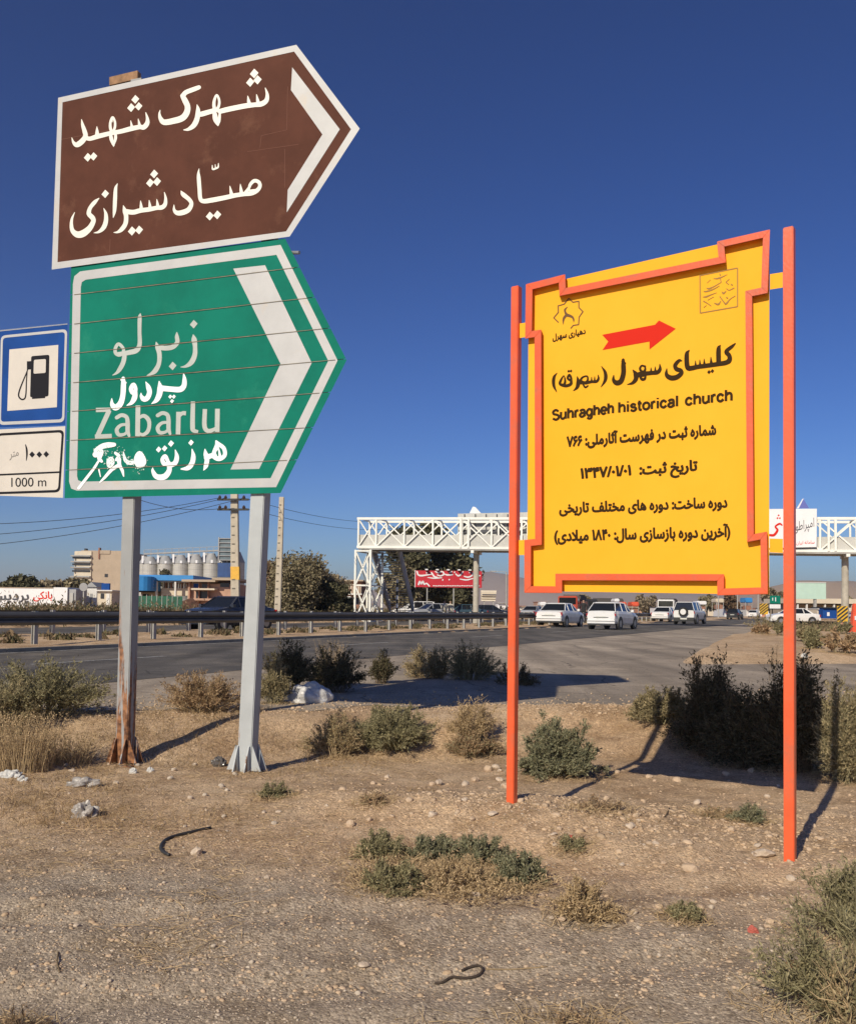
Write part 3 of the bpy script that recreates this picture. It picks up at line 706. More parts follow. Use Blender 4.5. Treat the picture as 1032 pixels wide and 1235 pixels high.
# blue petrol sign and distance plate, left of the green panel
C3 = lambda pts: cpt(0, 390, 5.744, pts)
def rrect(q, r, n=4):
    """rounded corners of a quad given as four points"""
    out = []
    for i in range(4):
        p = np.array(q[i], float); a = np.array(q[i-1], float); b = np.array(q[(i+1) % 4], float)
        u = (a-p)/np.linalg.norm(a-p)*r; v = (b-p)/np.linalg.norm(b-p)*r
        for k in range(n+1):
            t = k / n; out.append(tuple(p + u*(1-t)**2 + v*t**2))
    return out
fuel = keep(plate('petrol_panel', PG, C3([(-20, 48), (468, 0), (452, 704), (-32, 722)]), -.022, -.006, M_SBLUE, rs), rs); fuel['label'] = 'blue petrol station sign with pump symbol'
keep(Ink(PG, 0, 390, 5.744, off=-.0045).ring(rrect([(6, 84), (466, 38), (445, 684), (-8, 704)], 34), rrect([(20, 100), (450, 58), (430, 664), (6, 682)], 24)).ring([(-20, 48), (468, 0), (468, 6), (-20, 56)], [(-20, 50), (468, 2), (468, 4), (-20, 52)]).done('border', M_SWHITE, fuel), rs)
keep(Ink(PG, 0, 390, 5.744, off=-.0045).poly((65,180),(404,148),(394,580),(50,606)).done('symbol_field', M_PANELW, fuel), rs)
ik = Ink(PG, 0, 390, 5.744, off=-.0035)
ik.poly(*rrect([(216, 226), (342, 216), (336, 505), (208, 512)], 14)); ik.poly((222,500),(316,494),(312,517),(222,523)); ik.poly((186,262),(218,260),(216,318),(186,320))
ik.st((192,318,7),(180,350,8),(155,410,9),(133,470,10),(130,505,10),(150,526,11),(172,518,10),(180,480,9),(183,400,8),(188,330,7))
keep(ik.done('pump_symbol', M_BLACK, fuel), rs)
keep(Ink(PG, 0, 390, 5.744, off=-.0018).poly(*rrect([(235, 252), (318, 246), (316, 342), (232, 348)], 10)).done('pump_window', M_PANELW, fuel), rs)
dist = keep(plate('distance_plate', PG, C3([(-32, 736), (452, 712), (436, 1208), (-40, 1192)]), -.022, -.006, M_PANELW, rs), rs); dist['label'] = 'white plate reading 1000 m'
ik = Ink(PG, 0, 390, 5.744, off=-.0045)
ik.ring(rrect([(-24, 762), (444, 736), (416, 1170), (-32, 1184)], 36), rrect([(-14, 778), (428, 754), (402, 1153), (-22, 1168)], 26))
ik.poly((-14,1043),(418,1024),(417,1036),(-14,1055))
ik.dot(222,908,22,0).dot(272,908,22,0).dot(320,906,22,0); ik.st((176,838,5),(184,870,12),(186,910,11),(182,950,4))
keep(ik.done('lettering', M_BLACK, dist), rs)
text_on('lettering', '1000 m', PG, C3([(78, 1132)])[0], C3([(320, 1128)])[0], 11.0, M_BLACK, dist, bold=0.0, off=-.004, ref=.70); keep(dist.children[-1], rs)
M_WEAK = mat('faded_print', (.22, .20, .18), .6)
text_on('lettering', shape('متر'), PG, C3([(66, 932)])[0], C3([(128, 915)])[0], 9.0, M_WEAK, dist, bold=0.0, off=-.004); keep(dist.children[-1], rs)

# ================================================================ YELLOW SIGN
y1 = D(617, 970, 5.58); y2 = D(952, 1037, 4.66)
PY = Plane(y1, y2)
M_YEL = mat('yellow_sign_sheet', (.87, .405, .018), .7, spec=0.2, col2=(.89, .435, .025), dirt=((.78, .36, .05), 1.6, .60, .85), scale=1.2, bump=.03, bscale=6)
M_ORG = mat('orange_gloss_paint', (.74, .115, .036), .38, var=.06, scale=6, bump=.10, bscale=60, dirt=((.58, .13, .06), 5, .52, .66))
M_INK = mat('brown_black_print', (.040, .022, .008), .7, spec=0.08)
M_GOLD = mat('thin_brown_line', (.30, .15, .012), .5)
M_RED = mat('red_print', (.62, .025, .012), .7, spec=0.1)
ys_ = empty('direction_sign', ((y1.x + y2.x) / 2, (y1.y + y2.y) / 2, 0), label='yellow sign with orange stepped frame and red arrow on two orange posts', cat='sign')
def ky(o): return keep(o, ys_)
def ypost(pb, pt):
    a = PY.P(*pb, .0); t = PY.P(*pt, .0); dz = (t - a) / (t.z - a.z); a2 = a + dz * (-.25 - a.z); hw = PY.d * .0255; bk = PY.n * .0255
    mb = MB(); mb.add([a2-hw+bk, a2+hw+bk, a2+hw-bk, a2-hw-bk, t-hw+bk, t+hw+bk, t+hw-bk, t-hw-bk], [(0,3,2,1),(4,5,6,7),(0,1,5,4),(1,2,6,5),(2,3,7,6),(3,0,4,7)])
    return ky(mb.build('post', M_ORG, ys_, bevel=.004))
ypost((617, 970), (622.8, 346)); ypost((952.5, 1037), (951.5, 275))
yo = [(637.2, 346.5), (927.6, 280.2), (927.3, 717.2), (635.6, 712.8)]
yp = ky(plate('panel', PY, yo, -.012, .004, M_YEL, ys_))
fr = [(638,345.8),(677.5,335.7),(678.3,352),(870.6,313.2),(868.8,294.2),(924,281.6),(921.6,350),(902.6,354),(904.8,649),(920.8,646),(921.6,712.5),(868.8,714),(868.8,696.6),(673.6,696),(673.6,711.3),(636.2,711),(636.2,655),(649.2,653.5),(648.5,402),(637.2,403.6)]
M_SHAD = M_ORG
for i in range(len(fr)):
    a = fr[i]; b = fr[(i+1) % len(fr)]; pr = fr[i-1]; nx_ = fr[(i+2) % len(fr)]
    # mitred square tube between corner points
    def mitre(p, q, r_, h):
        p, q, r_ = (np.array(v, float) for v in (p, q, r_)); u = (q-p)/np.linalg.norm(q-p); v = (r_-q)/np.linalg.norm(r_-q)
        n1 = np.array([-u[1], u[0]]); n2 = np.array([-v[1], v[0]]); m_ = (n1+n2); m_ /= np.dot(m_, n1); return q + m_*h, q - m_*h
    hh = 4.1
    A1, A2 = mitre(pr, a, b, hh); B1, B2 = mitre(a, b, nx_, hh)
    quad = [tuple(A1), tuple(B1), tuple(B2), tuple(A2)]
    ky(plate('frame_tube', PY, quad, .0052, .046, M_ORG, ys_, bevel=.002))
for q in ([(626.5,390),(635.8,388.5),(635.8,406),(626.5,407.5)], [(625.5,651.5),(635.2,651),(635.2,669.3),(625.5,669.6)],
          [(928.2,330.5),(943.8,328),(943.8,346.5),(928.2,349)], [(927.9,649.5),(943.8,650),(943.8,667),(927.9,666)]):
    ky(plate('bracket', PY, q, -.012, .012, M_YEL, ys_))
C4 = lambda pts: cpt(600, 260, 2.716, pts)
ky(Ink(PY, 600, 260, 2.716, off=.0055).poly((342,390),(515,357),(497,412),(343,440),(362,412)).poly((515,357),(528,343),(583,370),(497,438),(497,412)).done('arrow', M_RED, ys_))
ik = Ink(PY, 655, 400, 8.6, off=.0058)      # title
ik.st((143,425,5),(110,475,31),(108,555,31),(140,628,5)); ik.st((603,358,7),(642,425,34),(642,500,34),(597,575,5))
ik.st((568,448,9),(572,485,24),(550,515,29),(500,518,29),(440,530,34)); ik.st((532,465,7),(532,512,22)); ik.st((500,470,7),(500,515,22))
ik.st((455,462,17),(410,470,19),(388,505,26),(430,530,31),(458,505,22),(455,462,17)); ik.st((412,545,17),(435,576,19),(462,560,15)); ik.st((440,528,31),(400,528,34),(368,525,36)); ik.st((352,465,9),(362,520,41),(350,575,34),(312,612,7))
ik.st((288,480,24),(270,447,24),(252,480,24),(280,502,24),(288,480,24)); ik.st((288,495,26),(285,540,31),(240,560,31),(200,555,29),(175,545,26)); ik.st((212,455,9),(180,505,24),(172,540,26),(212,548,26),(226,510,22),(212,455,9)); ik.dot(262,408,16).dot(286,406,16)
ik.st((828,290,31),(830,350,48),(830,430,50),(805,510,52),(760,530,52),(728,500,36),(730,450,9)); ik.st((815,305,17),(850,325,17))
ik.st((928,395,9),(958,440,50),(958,490,45),(925,530,31),(868,547,5)); ik.st((958,445,50),(1000,445,48),(1040,440,48))
ik.at(775, 400, 8.6)
ik.st((175,335,9),(178,385,34),(150,420,41),(100,425,41),(50,430,43),(0,435,45),(-40,440,48)); ik.st((127,362,7),(130,415,29)); ik.st((84,372,7),(86,420,29))
ik.st((30,355,9),(-12,350,17),(-30,385,24),(-5,415,26),(20,400,24),(22,365,17),(-12,350,11)); ik.st((-35,450,24),(-12,490,29),(18,488,26),(28,455,19))
ik.st((405,300,9),(375,298,31),(335,345,41),(348,385,45),(390,400,43),(398,430,43),(350,470,50),(290,477,52),(246,445,41),(248,380,7))
ik.st((480,190,9),(456,230,43),(456,330,50),(470,375,52),(510,375,48),(570,362,45),(650,352,45),(720,342,45),(790,332,45),(850,322,48),(895,305,45))
for x, y in ((545, 300), (590, 290), (635, 280)): ik.st((x, y, 6), (x + 3, y + 60, 28))
ik.st((705,262,7),(710,335,36)); ik.st((803,138,9),(785,180,45),(785,320,50)); ik.st((958,120,11),(925,150,31),(880,185,38),(864,212,41),(893,242,45),(900,285,48),(875,315,45)); ik.dot(685,416,21).dot(720,406,21)
ky(ik.done('lettering', M_INK, ys_))
# Latin line in a bold grotesque, stroke by stroke (unit box: x-height .52, cap .72)
GL = {'S': (.62, [[(.52,.58),(.32,.70),(.12,.60),(.14,.44),(.34,.37),(.52,.28),(.52,.10),(.32,.01),(.08,.12)]]),
 'u': (.56, [[(.10,.52),(.10,.14),(.24,.02),(.44,.12)],[(.45,.52),(.45,0)]]), 'h': (.56, [[(.10,.72),(.10,0)],[(.10,.38),(.28,.50),(.44,.40),(.45,0)]]),
 'r': (.38, [[(.10,.52),(.10,0)],[(.10,.36),(.20,.48),(.34,.48)]]), 'a': (.54, [[(.08,.40),(.22,.49),(.40,.46),(.43,.30),(.43,.10),(.48,0)],[(.43,.28),(.18,.25),(.07,.13),(.18,.01),(.34,.03),(.43,.12)]]),
 'g': (.56, [[(.45,.52),(.45,-.06),(.30,-.19),(.09,-.11)],[(.44,.38),(.27,.49),(.10,.36),(.09,.16),(.26,.02),(.44,.14)]]), 'e': (.54, [[(.10,.27),(.45,.27),(.43,.42),(.27,.50),(.11,.40),(.09,.16),(.24,.02),(.44,.10)]]),
 'i': (.24, [[(.12,.52),(.12,0)],[(.12,.72),(.12,.64)]]), 's': (.50, [[(.42,.40),(.24,.49),(.10,.40),(.16,.29),(.36,.24),(.43,.12),(.26,.01),(.06,.10)]]),
 't': (.34, [[(.16,.68),(.16,.10),(.32,.02)],[(.03,.49),(.31,.49)]]), 'o': (.56, [[(.28,.49),(.10,.38),(.10,.14),(.28,.02),(.46,.14),(.46,.38),(.28,.49)]]),
 'c': (.52, [[(.46,.36),(.28,.49),(.11,.38),(.10,.14),(.28,.02),(.46,.14)]]), 'l': (.24, [[(.12,.72),(.12,0)]]), ' ': (.20, [])}
def latin(txt, pl_, pr_, h0, h1_, ikk, wt=.135):
    W = sum(GL[c][0] for c in txt); x = 0
    for c in txt:
        for stq in GL[c][1]:
            out = []
            for (a, b_) in stq:
                u = (x + a) / W; hh = h0 * (1-u) + h1_ * u
                out.append((pl_[0] + (pr_[0]-pl_[0])*u, pl_[1] + (pr_[1]-pl_[1])*u - b_/.72*hh, wt/.72*hh))
            if len(out) == 2: ikk.st(*out, smooth=False, cap=False)
            else: ikk.st(*out, cap=False)
        x += GL[c][0]
ik = Ink(PY, 0, 0, 1, off=.0058)
C5 = lambda pts: cpt(655, 460, 4.3, pts)
latin('Suhragheh', (665.2, 506.8), C5([(368, 163)])[0], 12.2, 12.4, ik, .168); latin('historical', C5([(386, 162)])[0], C5([(702, 127)])[0], 12.4, 12.8, ik, .168); latin('church', C5([(733, 124)])[0], C5([(984, 97)])[0], 12.8, 13.4, ik, .168)
ky(ik.done('lettering', M_INK, ys_))
for body, a, b, hh, bd in ((shape('شماره ثبت در فهرست آثارملی: ۷۶۶'), (683, 538.5), (863.5, 523.5), (12, 12), .050),
                       (shape('تاریخ ثبت:  ۱۳۴۷/۰۱/۰۱'), (699.5, 577), (841, 567), (12.5, 12.5), .048),
                       (shape('دوره ساخت: دوره های مختلف تاریخی'), (674, 618.5), (877, 611.5), (12.2, 12.6), .048),
                       (shape('(آخرین دوره بازسازی سال: ۱۸۴۰ میلادی)'), (668, 652.5), (880.5, 647), (12.6, 13), .046),
                       (shape('دهیاری سهرل'), (666, 410), (706, 402), (7, 7), .04)):
    ky(text_on('lettering', body, PY, a, b, hh, M_INK, ys_, bold=bd, off=.0058))
ik = Ink(PY, 660, 350, 17.2, off=.0056)
star = [(228,665),(130,570),(225,455),(220,320),(345,285),(440,165),(525,245),(650,225),(650,355),(735,440),(655,555),(645,710),(535,725),(480,790)]
for i in range(len(star)-1): ik.st((*star[i], 22), (*star[i+1], 22), smooth=False, cap=False)
for p in star[1:-1]: ik.disc(*p, 11, 8)
ik.st((415,340,6),(365,395,38),(368,450,42),(400,505,60),(440,520,60),(510,550,46),(540,600,36),(542,665,6)); ik.st((400,505,50),(350,560,50),(328,620,38),(325,705,8))
ky(ik.done('emblem', mat('brown_emblem_print', (.13, .06, .01), .5), ys_))
ik = Ink(PY, 835, 310, 15.88, off=.0056)
q = [(140,350),(860,205),(860,945),(145,1070)]
for i in range(4): ik.st((*q[i], 22), (*q[(i+1) % 4], 22), smooth=False, cap=False)
for s_ in ([(400,410,10),(480,405,30),(570,375,22),(660,330,8)],[(265,590,8),(310,600,30),(400,565,20),(545,480,14)],[(210,655,8),(260,655,28),(380,620,24),(510,550,12)],[(195,760,8),(260,755,30),(360,715,20),(460,680,8)],
           [(530,400,18),(545,475,18)],[(520,320,20),(530,345,20)],[(640,480,18),(690,520,14)],[(650,600,16),(700,630,14),(790,590,20)],[(560,660,10),(590,690,34),(640,650,12)],[(520,750,18),(600,860,20),(640,890,34),(720,800,16),(815,740,12)],
           [(210,840,20),(280,880,16),(350,930,14)],[(290,820,10),(400,760,10)],[(420,880,16),(490,900,34),(540,840,10)],[(340,430,8),(280,490,8)],[(700,420,12),(640,470,10)],[(740,520,22),(760,530,20)],[(215,960,12),(265,920,8)],[(650,770,22),(670,780,20)]):
    ik.st(*s_)
ky(ik.done('emblem', M_GOLD, ys_))
# ================================================================ GUARD RAILS
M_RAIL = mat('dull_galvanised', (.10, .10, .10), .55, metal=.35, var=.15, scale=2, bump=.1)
M_RPOST = mat('grey_rail_post', (.36, .35, .33), .7, var=.12, scale=4)
WP = [(-.155, .0), (-.14, .035), (-.09, .08), (-.05, .075), (-.012, .0), (.012, .0), (.05, .075), (.09, .08), (.14, .035), (.155, .0)]
def wbeam(a, b, face):
    """W-profile plank from a to b, ridges towards `face`"""
    f = []; 
    for p in (a, b):
        f.append([p + Vector((0, 0, z)) + face * d for z, d in WP] + [p + Vector((0, 0, z)) + face * (d - .006) for z, d in WP[::-1]])
    n = len(f[0]); m = MB(); m.add(f[0] + f[1], [(i, (i+1) % n, (i+1) % n + n, i + n) for i in range(n)] + [tuple(range(n)), tuple(range(2*n-1, n-1, -1))]); return m
def guardrail(s0, l0, l1, face, label, z0):
    o0 = off(0, s0, 0); root = empty('guardrail', (o0[0], o0[1], 0), label=label, cat='guardrail', group='guard rails of the median')
    shift = Vector((o0[0], o0[1], 0)); n = int((l1 - l0) / 4); me_b = None
    for k in range(n):
        a = Vector((*off(0, s0, l0 + 4*k), z0 + .63)) ; b = Vector((*off(0, s0, l0 + 4*k + 4.0), z0 + .63))
        st = a + face * .045 * (k % 2) * .15
        if me_b is None:
            base = a.copy(); mb = wbeam(Vector((0, 0, 0)), b - a, face); mo = mb.build('rail_beam', M_RAIL, root); me_b = mo.data; mo.location = a - shift
        else:
            mo = link('rail_beam', me_b, root); mo.location = a - shift
    me_p = None
    for k in range(n * 2):
        l = l0 + 2*k + .12; a = Vector((*off(0, s0, l), 0)) - face * .07; zt = z0 + .80
        if me_p is None:
            mb = MB(); u = RD * .055; v = face * .05
            for q0, q1 in ((-v - v*.0, -v*.72), (v*.72, v)):          # two flanges and a web: a rolled post
                mb.prism([q0 - u, q0 + u, q1 + u, q1 - u], [p + Vector((0,0,-.85)) for p in (q0 - u, q0 + u, q1 + u, q1 - u)])
            mb.prism([-v*.7 - u*.1, -v*.7 + u*.1, v*.7 + u*.1, v*.7 - u*.1], [p + Vector((0,0,-.85)) for p in (-v*.7 - u*.1, -v*.7 + u*.1, v*.7 + u*.1, v*.7 - u*.1)])
            mo = mb.build('rail_post', M_RPOST, root); me_p = mo.data
        else: mo = link('rail_post', me_p, root)
        mo.location = a + Vector((0, 0, zt)) - shift
    return root
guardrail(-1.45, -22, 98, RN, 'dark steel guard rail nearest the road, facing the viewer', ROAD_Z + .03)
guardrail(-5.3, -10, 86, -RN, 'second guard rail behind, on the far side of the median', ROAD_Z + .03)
# ================================================================ CARS
M_GLASS = mat('dark_car_glass', (.012, .014, .016), .08, spec=.6)
M_TYRE = mat('tyre_rubber', (.02, .02, .02), .85)
M_RIM = mat('alloy_rim', (.38, .38, .38), .4, metal=.7)
M_TRIM = mat('black_plastic_trim', (.03, .03, .03), .6)
M_TAIL = mat('red_tail_lamp', (.35, .012, .012), .25)
M_HEAD = mat('clear_head_lamp', (.55, .56, .58), .15)
M_PLATE = mat('number_plate', (.60, .60, .55), .5)
def paint(name, c): return mat(name, c, .25, spec=.6, dirt=((c[0]*.8+.03, c[1]*.8+.025, c[2]*.8+.02), 2, .5, .75))
P_WHITE = paint('white_car_paint', (.72, .71, .69)); P_DARK = paint('dark_blue_car_paint', (.025, .03, .045)); P_SILV = paint('silver_car_paint', (.35, .36, .38))
P_BLUE = paint('teal_grey_car_paint', (.04, .075, .10)); P_BLACK = paint('black_car_paint', (.018, .018, .02)); P_RED = paint('red_truck_paint', (.45, .06, .025))
CARS = {
 'sedan':  dict(L=4.4, W=1.70, H=1.42, low=[(0,.55,.86),(.03,.42,.93),(.10,.30,.97),(.20,.24,.985),(.72,.22,.96),(.90,.24,.86),(.98,.38,.74),(1,.48,.66)], gh=[(.15,.29),(.35,.40),(.56,.72)], belt=.95),
 'hatch':  dict(L=4.0, W=1.68, H=1.45, low=[(0,.50,.90),(.03,.36,.98),(.12,.28,1.0),(.70,.22,.96),(.90,.25,.86),(.98,.38,.74),(1,.48,.66)], gh=[(.02,.14),(.30,.40),(.52,.72)], belt=.93),
 'suv':    dict(L=4.4, W=1.80, H=1.78, low=[(0,.50,1.06),(.02,.42,1.12),(.10,.36,1.12),(.70,.34,1.10),(.90,.36,1.02),(.98,.44,.95),(1,.52,.85)], gh=[(.012,.05),(.30,.40),(.58,.70)], belt=1.09),
 'crossover': dict(L=4.4, W=1.80, H=1.64, low=[(0,.52,.98),(.03,.40,1.06),(.12,.32,1.07),(.70,.28,1.03),(.90,.30,.93),(.98,.42,.80),(1,.52,.70)], gh=[(.02,.14),(.30,.40),(.54,.74)], belt=1.03),
}
def car(kind, m, pos, heading, label, group='cars on the highway', spare=False, plate_=True, zb=None):
    c = CARS[kind]; L_, W, H = c['L'], c['W'], c['H']; nm = 'car'
    root = empty(nm, pos, heading, label=label, cat='car', group=group)      # local +X = front, origin on the ground at the middle
    X0 = -L_ / 2
    secs = []
    for t, zb_, zt in c['low']:
        x = X0 + t * L_; hw = W/2 * (1 - .10 * max(0, abs(t - .5) * 2 - .75) / .25)
        half = [(0, zb_), (hw*.90, zb_), (hw*.98, zb_+.10), (hw, (zb_+zt)/2), (hw*.985, zt-.16), (hw*.93, zt-.02), (hw*.80, zt), (0, zt+.015)]
        ring = [(x, y, z) for y, z in half] + [(x, -y, z) for y, z in half[1:-1][::-1]]; secs.append(ring)
    n = len(secs[0]); mb = MB(); mb.add([v for r_ in secs for v in r_], [(i*n+k, i*n+(k+1) % n, (i+1)*n+(k+1) % n, (i+1)*n+k) for i in range(len(secs)-1) for k in range(n)] + [tuple(range(n)), tuple((len(secs)-1)*n+k for k in range(n))])
    body = mb.build('body', m, root, smooth=False)
    g = c['gh']; bz = c['belt']; xr0, xr1 = X0 + g[0][0]*L_, X0 + g[0][1]*L_; xf1, xf0 = X0 + g[2][0]*L_, X0 + g[2][1]*L_
    wb, wt = W*.45, W*.335; ht = H - .05
    gv = [(xr0, -wb, bz-.03), (xf0, -wb, bz-.03), (xf0, wb, bz-.03), (xr0, wb, bz-.03), (xr1, -wt, ht), (xf1, -wt, ht), (xf1, wt, ht), (xr1, wt, ht)]
    MB().add(gv, [(0,3,2,1),(4,5,6,7),(0,1,5,4),(1,2,6,5),(2,3,7,6),(3,0,4,7)]).build('window', M_GLASS, root)
    rm = MB(); e = .05
    rv = [(xr1-e, -wt-.02, ht-.01), (xf1+e, -wt-.02, ht-.01), (xf1+e, wt+.02, ht-.01), (xr1-e, wt+.02, ht-.01), (xr1+.08, -wt+.06, H), (xf1-.08, -wt+.06, H), (xf1-.08, wt-.06, H), (xr1+.08, wt-.06, H)]
    rm.add(rv, [(0,3,2,1),(4,5,6,7),(0,1,5,4),(1,2,6,5),(2,3,7,6),(3,0,4,7)]).build('roof', m, root)
    for sy in (-1, 1):
        for (xa, xb, w_) in ((xr0+.02, xr1, .10), (X0 + .33*L_, X0 + .35*L_, .06), (X0 + .54*L_, X0 + .535*L_, .06), (xf0-.02, xf1, .07)):
            MB().bar((xa, sy*(wb+.004), bz-.02), (xb, sy*(wt+.008), ht), w_, .03, up=(0, 1, 0)).build('pillar', m, root)
        MB().box(X0 + .665*L_, X0 + .70*L_, sy*(W/2+.02) - .07, sy*(W/2+.02) + .07, bz, bz+.13).build('mirror', m, root)
        MB().box(X0+.012, X0+.08, sy*W*.39-.15, sy*W*.39+.15, bz-.28 if kind != 'hatch' else bz-.22, bz-.08).build('tail_lamp', M_TAIL, root)
        MB().box(X0+L_-.10, X0+L_-.012, sy*W*.36-.15, sy*W*.36+.15, .60, .74).build('headlamp', M_HEAD, root)
        for xw in (.18, .81):
            x = X0 + xw*L_; r = .315 if kind not in ('suv',) else .37; y0 = sy*(W/2 - .20); y1 = sy*(W/2 - .002)
            wm = MB().tube([(x, y0, r), (x, y0 + sy*.02, r), (x, y1 - sy*.02, r), (x, y1, r)], [r*.94, r, r, r*.92], 16).build('wheel', M_TYRE, root, smooth=False)
            MB().tube([(x, y1 - sy*.03, r), (x, y1 + sy*.008, r)], r*.60, 12).build('rim', M_RIM, wm)
            MB().tube([(x, sy*(W/2 - .16), r+.02), (x, sy*(W/2 + .004), r+.02)], r*1.17, 16).build('wheel_arch', M_TRIM, root)
    zb0 = c['low'][0][1]
    MB().box(X0-.02, X0+.05, -W*.24, W*.24, bz-.30, bz-.27).build('boot_seam', M_TRIM, root); MB().box(X0-.058, X0+.1, -W*.44, W*.44, zb0-.07, zb0-.045).build('bumper_strip', M_TRIM, root)
    MB().box(X0-.05, X0+.16, -W*.45, W*.45, zb0-.20, zb0+.04).build('bumper', m if kind != 'suv' else M_TRIM, root, bevel=.03)
    MB().box(X0+L_-.14, X0+L_+.04, -W*.44, W*.44, .26, .50).build('bumper', m, root, bevel=.03)
    MB().box(X0-.045, X0+.1, -W*.42, W*.42, zb0-.27, zb0-.19).build('underside_strip', M_TRIM, root)  # dark strip across the tail, below the bumper
    if plate_: MB().box(X0-.062 if kind == 'suv' else X0-.01, X0+.10, -.26, .26, zb0+.10 if kind != 'suv' else zb0-.12, zb0+.21 if kind != 'suv' else zb0).build('number_plate', M_PLATE, root)
    if spare:
        sp = MB().tube([(X0-.22, 0, .98), (X0+.02, 0, .98)], .36, 20).build('spare_wheel', M_TYRE, root)
        MB().tube([(X0-.235, 0, .98), (X0-.20, 0, .98)], .23, 16).build('wheel_cover', P_WHITE, sp)
    return root
HD = math.atan2(RD.y, RD.x) - R(4)
def gp(px, py): p = G(px, py, ROAD_Z); p.z = ROAD_Z + .005; return p
def along(px, py, fwd, side): p = gp(px, py); p += RD * fwd + RN * side; p.z = ROAD_Z + .005; return p
car('sedan', P_WHITE, along(658, 756.5, 2.0, .3), HD + R(2), 'white saloon seen from behind, left of the white hatchback')
car('hatch', P_WHITE, along(722, 759.5, 1.9, .3), HD - R(1), 'white hatchback with red tail lamps, nearest car on the road')
car('sedan', P_WHITE, along(795, 750.5, 2.0, .2), HD, 'small white saloon ahead of the hatchback, left of the white jeep')
car('suv', P_WHITE, along(824, 753.0, 2.0, .2), HD, 'white jeep with a spare wheel on its back door', spare=True)
car('hatch', P_BLACK, along(884, 747.3, 2.0, 0), HD, 'dark car far ahead in the lane, seen from behind')
car('hatch', P_WHITE, along(908, 745.3, 2.0, 0), HD, 'tiny white car just right of the dark one, far ahead')
pc = D(277, 745, 39); pc.z = ROAD_Z; car('sedan', P_DARK, (pc.x, pc.y, ROAD_Z), HD + math.pi, 'dark blue saloon coming the other way behind the guard rail')
# parked on the far side and by the hard shoulder
def at(px, depth, z=ROAD_Z): p = D(px, 740, depth); return (p.x, p.y, z)
car('crossover', P_WHITE, at(500, 84), math.pi + R(8), 'white crossover parked facing left under the footbridge', 'cars parked beyond the highway')
car('hatch', P_SILV, at(519, 78), math.pi + R(30), 'silver hatchback parked right behind the white crossover', 'cars parked beyond the highway')
car('sedan', P_BLUE, at(557, 82), math.pi + R(10), 'teal grey saloon parked below the red billboard', 'cars parked beyond the highway')
car('sedan', P_DARK, at(590, 88), R(10), 'dark saloon parked right of the bridge pillar', 'cars parked beyond the highway')
car('sedan', P_WHITE, at(955, 81), math.pi + R(3), 'white saloon parked sideways behind the right orange post', 'cars parked beyond the highway')
car('sedan', P_SILV, at(1036, 100), math.pi, 'pale saloon at the right edge behind the striped marker', 'cars parked beyond the highway')
car('sedan', P_SILV, at(645, 96), HD, 'grey saloon partly hidden by the left orange post', 'cars parked beyond the highway')
# trucks
def truck(m, pos, rz, label, bed=True, s=1.0):
    root = empty('truck', pos, rz, label=label, cat='truck'); B = lambda n, mm, *a, **k: MB().box(*[v*s for v in a]).build(n, mm, root, **k)
    B('cab', m, 1.2, 3.0, -1.15, 1.15, .7, 2.7, bevel=.1)
    B('windscreen', M_GLASS, 2.96, 3.02, -1.0, 1.0, 1.7, 2.5); B('side_window', M_GLASS, 1.9, 2.7, -1.17, 1.17, 1.75, 2.4)
    B('chassis', M_TRIM, -3.4, 2.9, -.5, .5, .65, .9); B('cargo_bed', m, -3.5, 1.0, -1.2, 1.2, .95, 2.1); B('canvas_cover', mat('tarpaulin', (.10, .09, .08), .9), -3.4, .95, -1.12, 1.12, 2.11, 2.9, bevel=.15)
    for x in (-2.5, -1.5, 2.2):
        for y in (-1, 1):
            wm = MB().tube([(x*s, y*.85*s, .5*s), (x*s, y*1.17*s, .5*s)], .5*s, 14).build('wheel', M_TYRE, root); MB().tube([(x*s, y*1.15*s, .5*s), (x*s, y*1.19*s, .5*s)], .25*s, 10).build('rim', M_RIM, wm)
    B('bumper', M_TRIM, 2.95, 3.1, -1.1, 1.1, .5, .8)
    for y in (-.8, .8): B('headlamp', M_HEAD, 3.01, 3.06, y-.15, y+.15, .9, 1.1)
    return root
truck(P_RED, at(690, 112), -HD*0 + R(250), 'red lorry facing the viewer, behind the two nearest white cars', s=1.0)
truck(P_WHITE, at(805, 135), R(250), 'white lorry facing the viewer above the small white saloon', s=1.0)
truck(paint('dark_truck_paint', (.03, .03, .035)), at(724, 140), R(200), 'dark lorry with cover seen above the roof of the hatchback', s=1.0)

# ================================================================ FOOTBRIDGE
M_BRW = mat('white_bridge_paint', (.78, .77, .70), .5, var=.05, scale=1)
M_BRG = mat('grey_bridge_deck', (.34, .33, .31), .8, var=.2, scale=1)
M_MESHP = mat('pale_balustrade_sheet', (.50, .49, .45), .7, var=.1, scale=1)
M_CONC = mat('concrete', (.42, .38, .31), .85, var=.12, scale=2, bump=.2)
bl = D(432, 660.6, 66); br = D(1032, 666, 57)
bdir = Vector((br.x - bl.x, br.y - bl.y, 0)).normalized(); bn = Vector((bdir.y, -bdir.x, 0))
slope = (br.z - bl.z) / (Vector((br.x-bl.x, br.y-bl.y)).length)
bridge = empty('footbridge', (bl.x, bl.y, 0), label='white steel truss footbridge crossing over the highway', cat='footbridge')
def kb_(o): return keep(o, bridge)
def bpnt(l, h=0, w_=0): p = bl + bdir * l + bn * w_; p.z = bl.z + slope * l + h; return p
HT = 2.1; WD = 2.4; X_END = 56.0
verts_l = [0.0, 1.35]; l = 1.35
while l < X_END: 
    l += 2.1; verts_l.append(l)
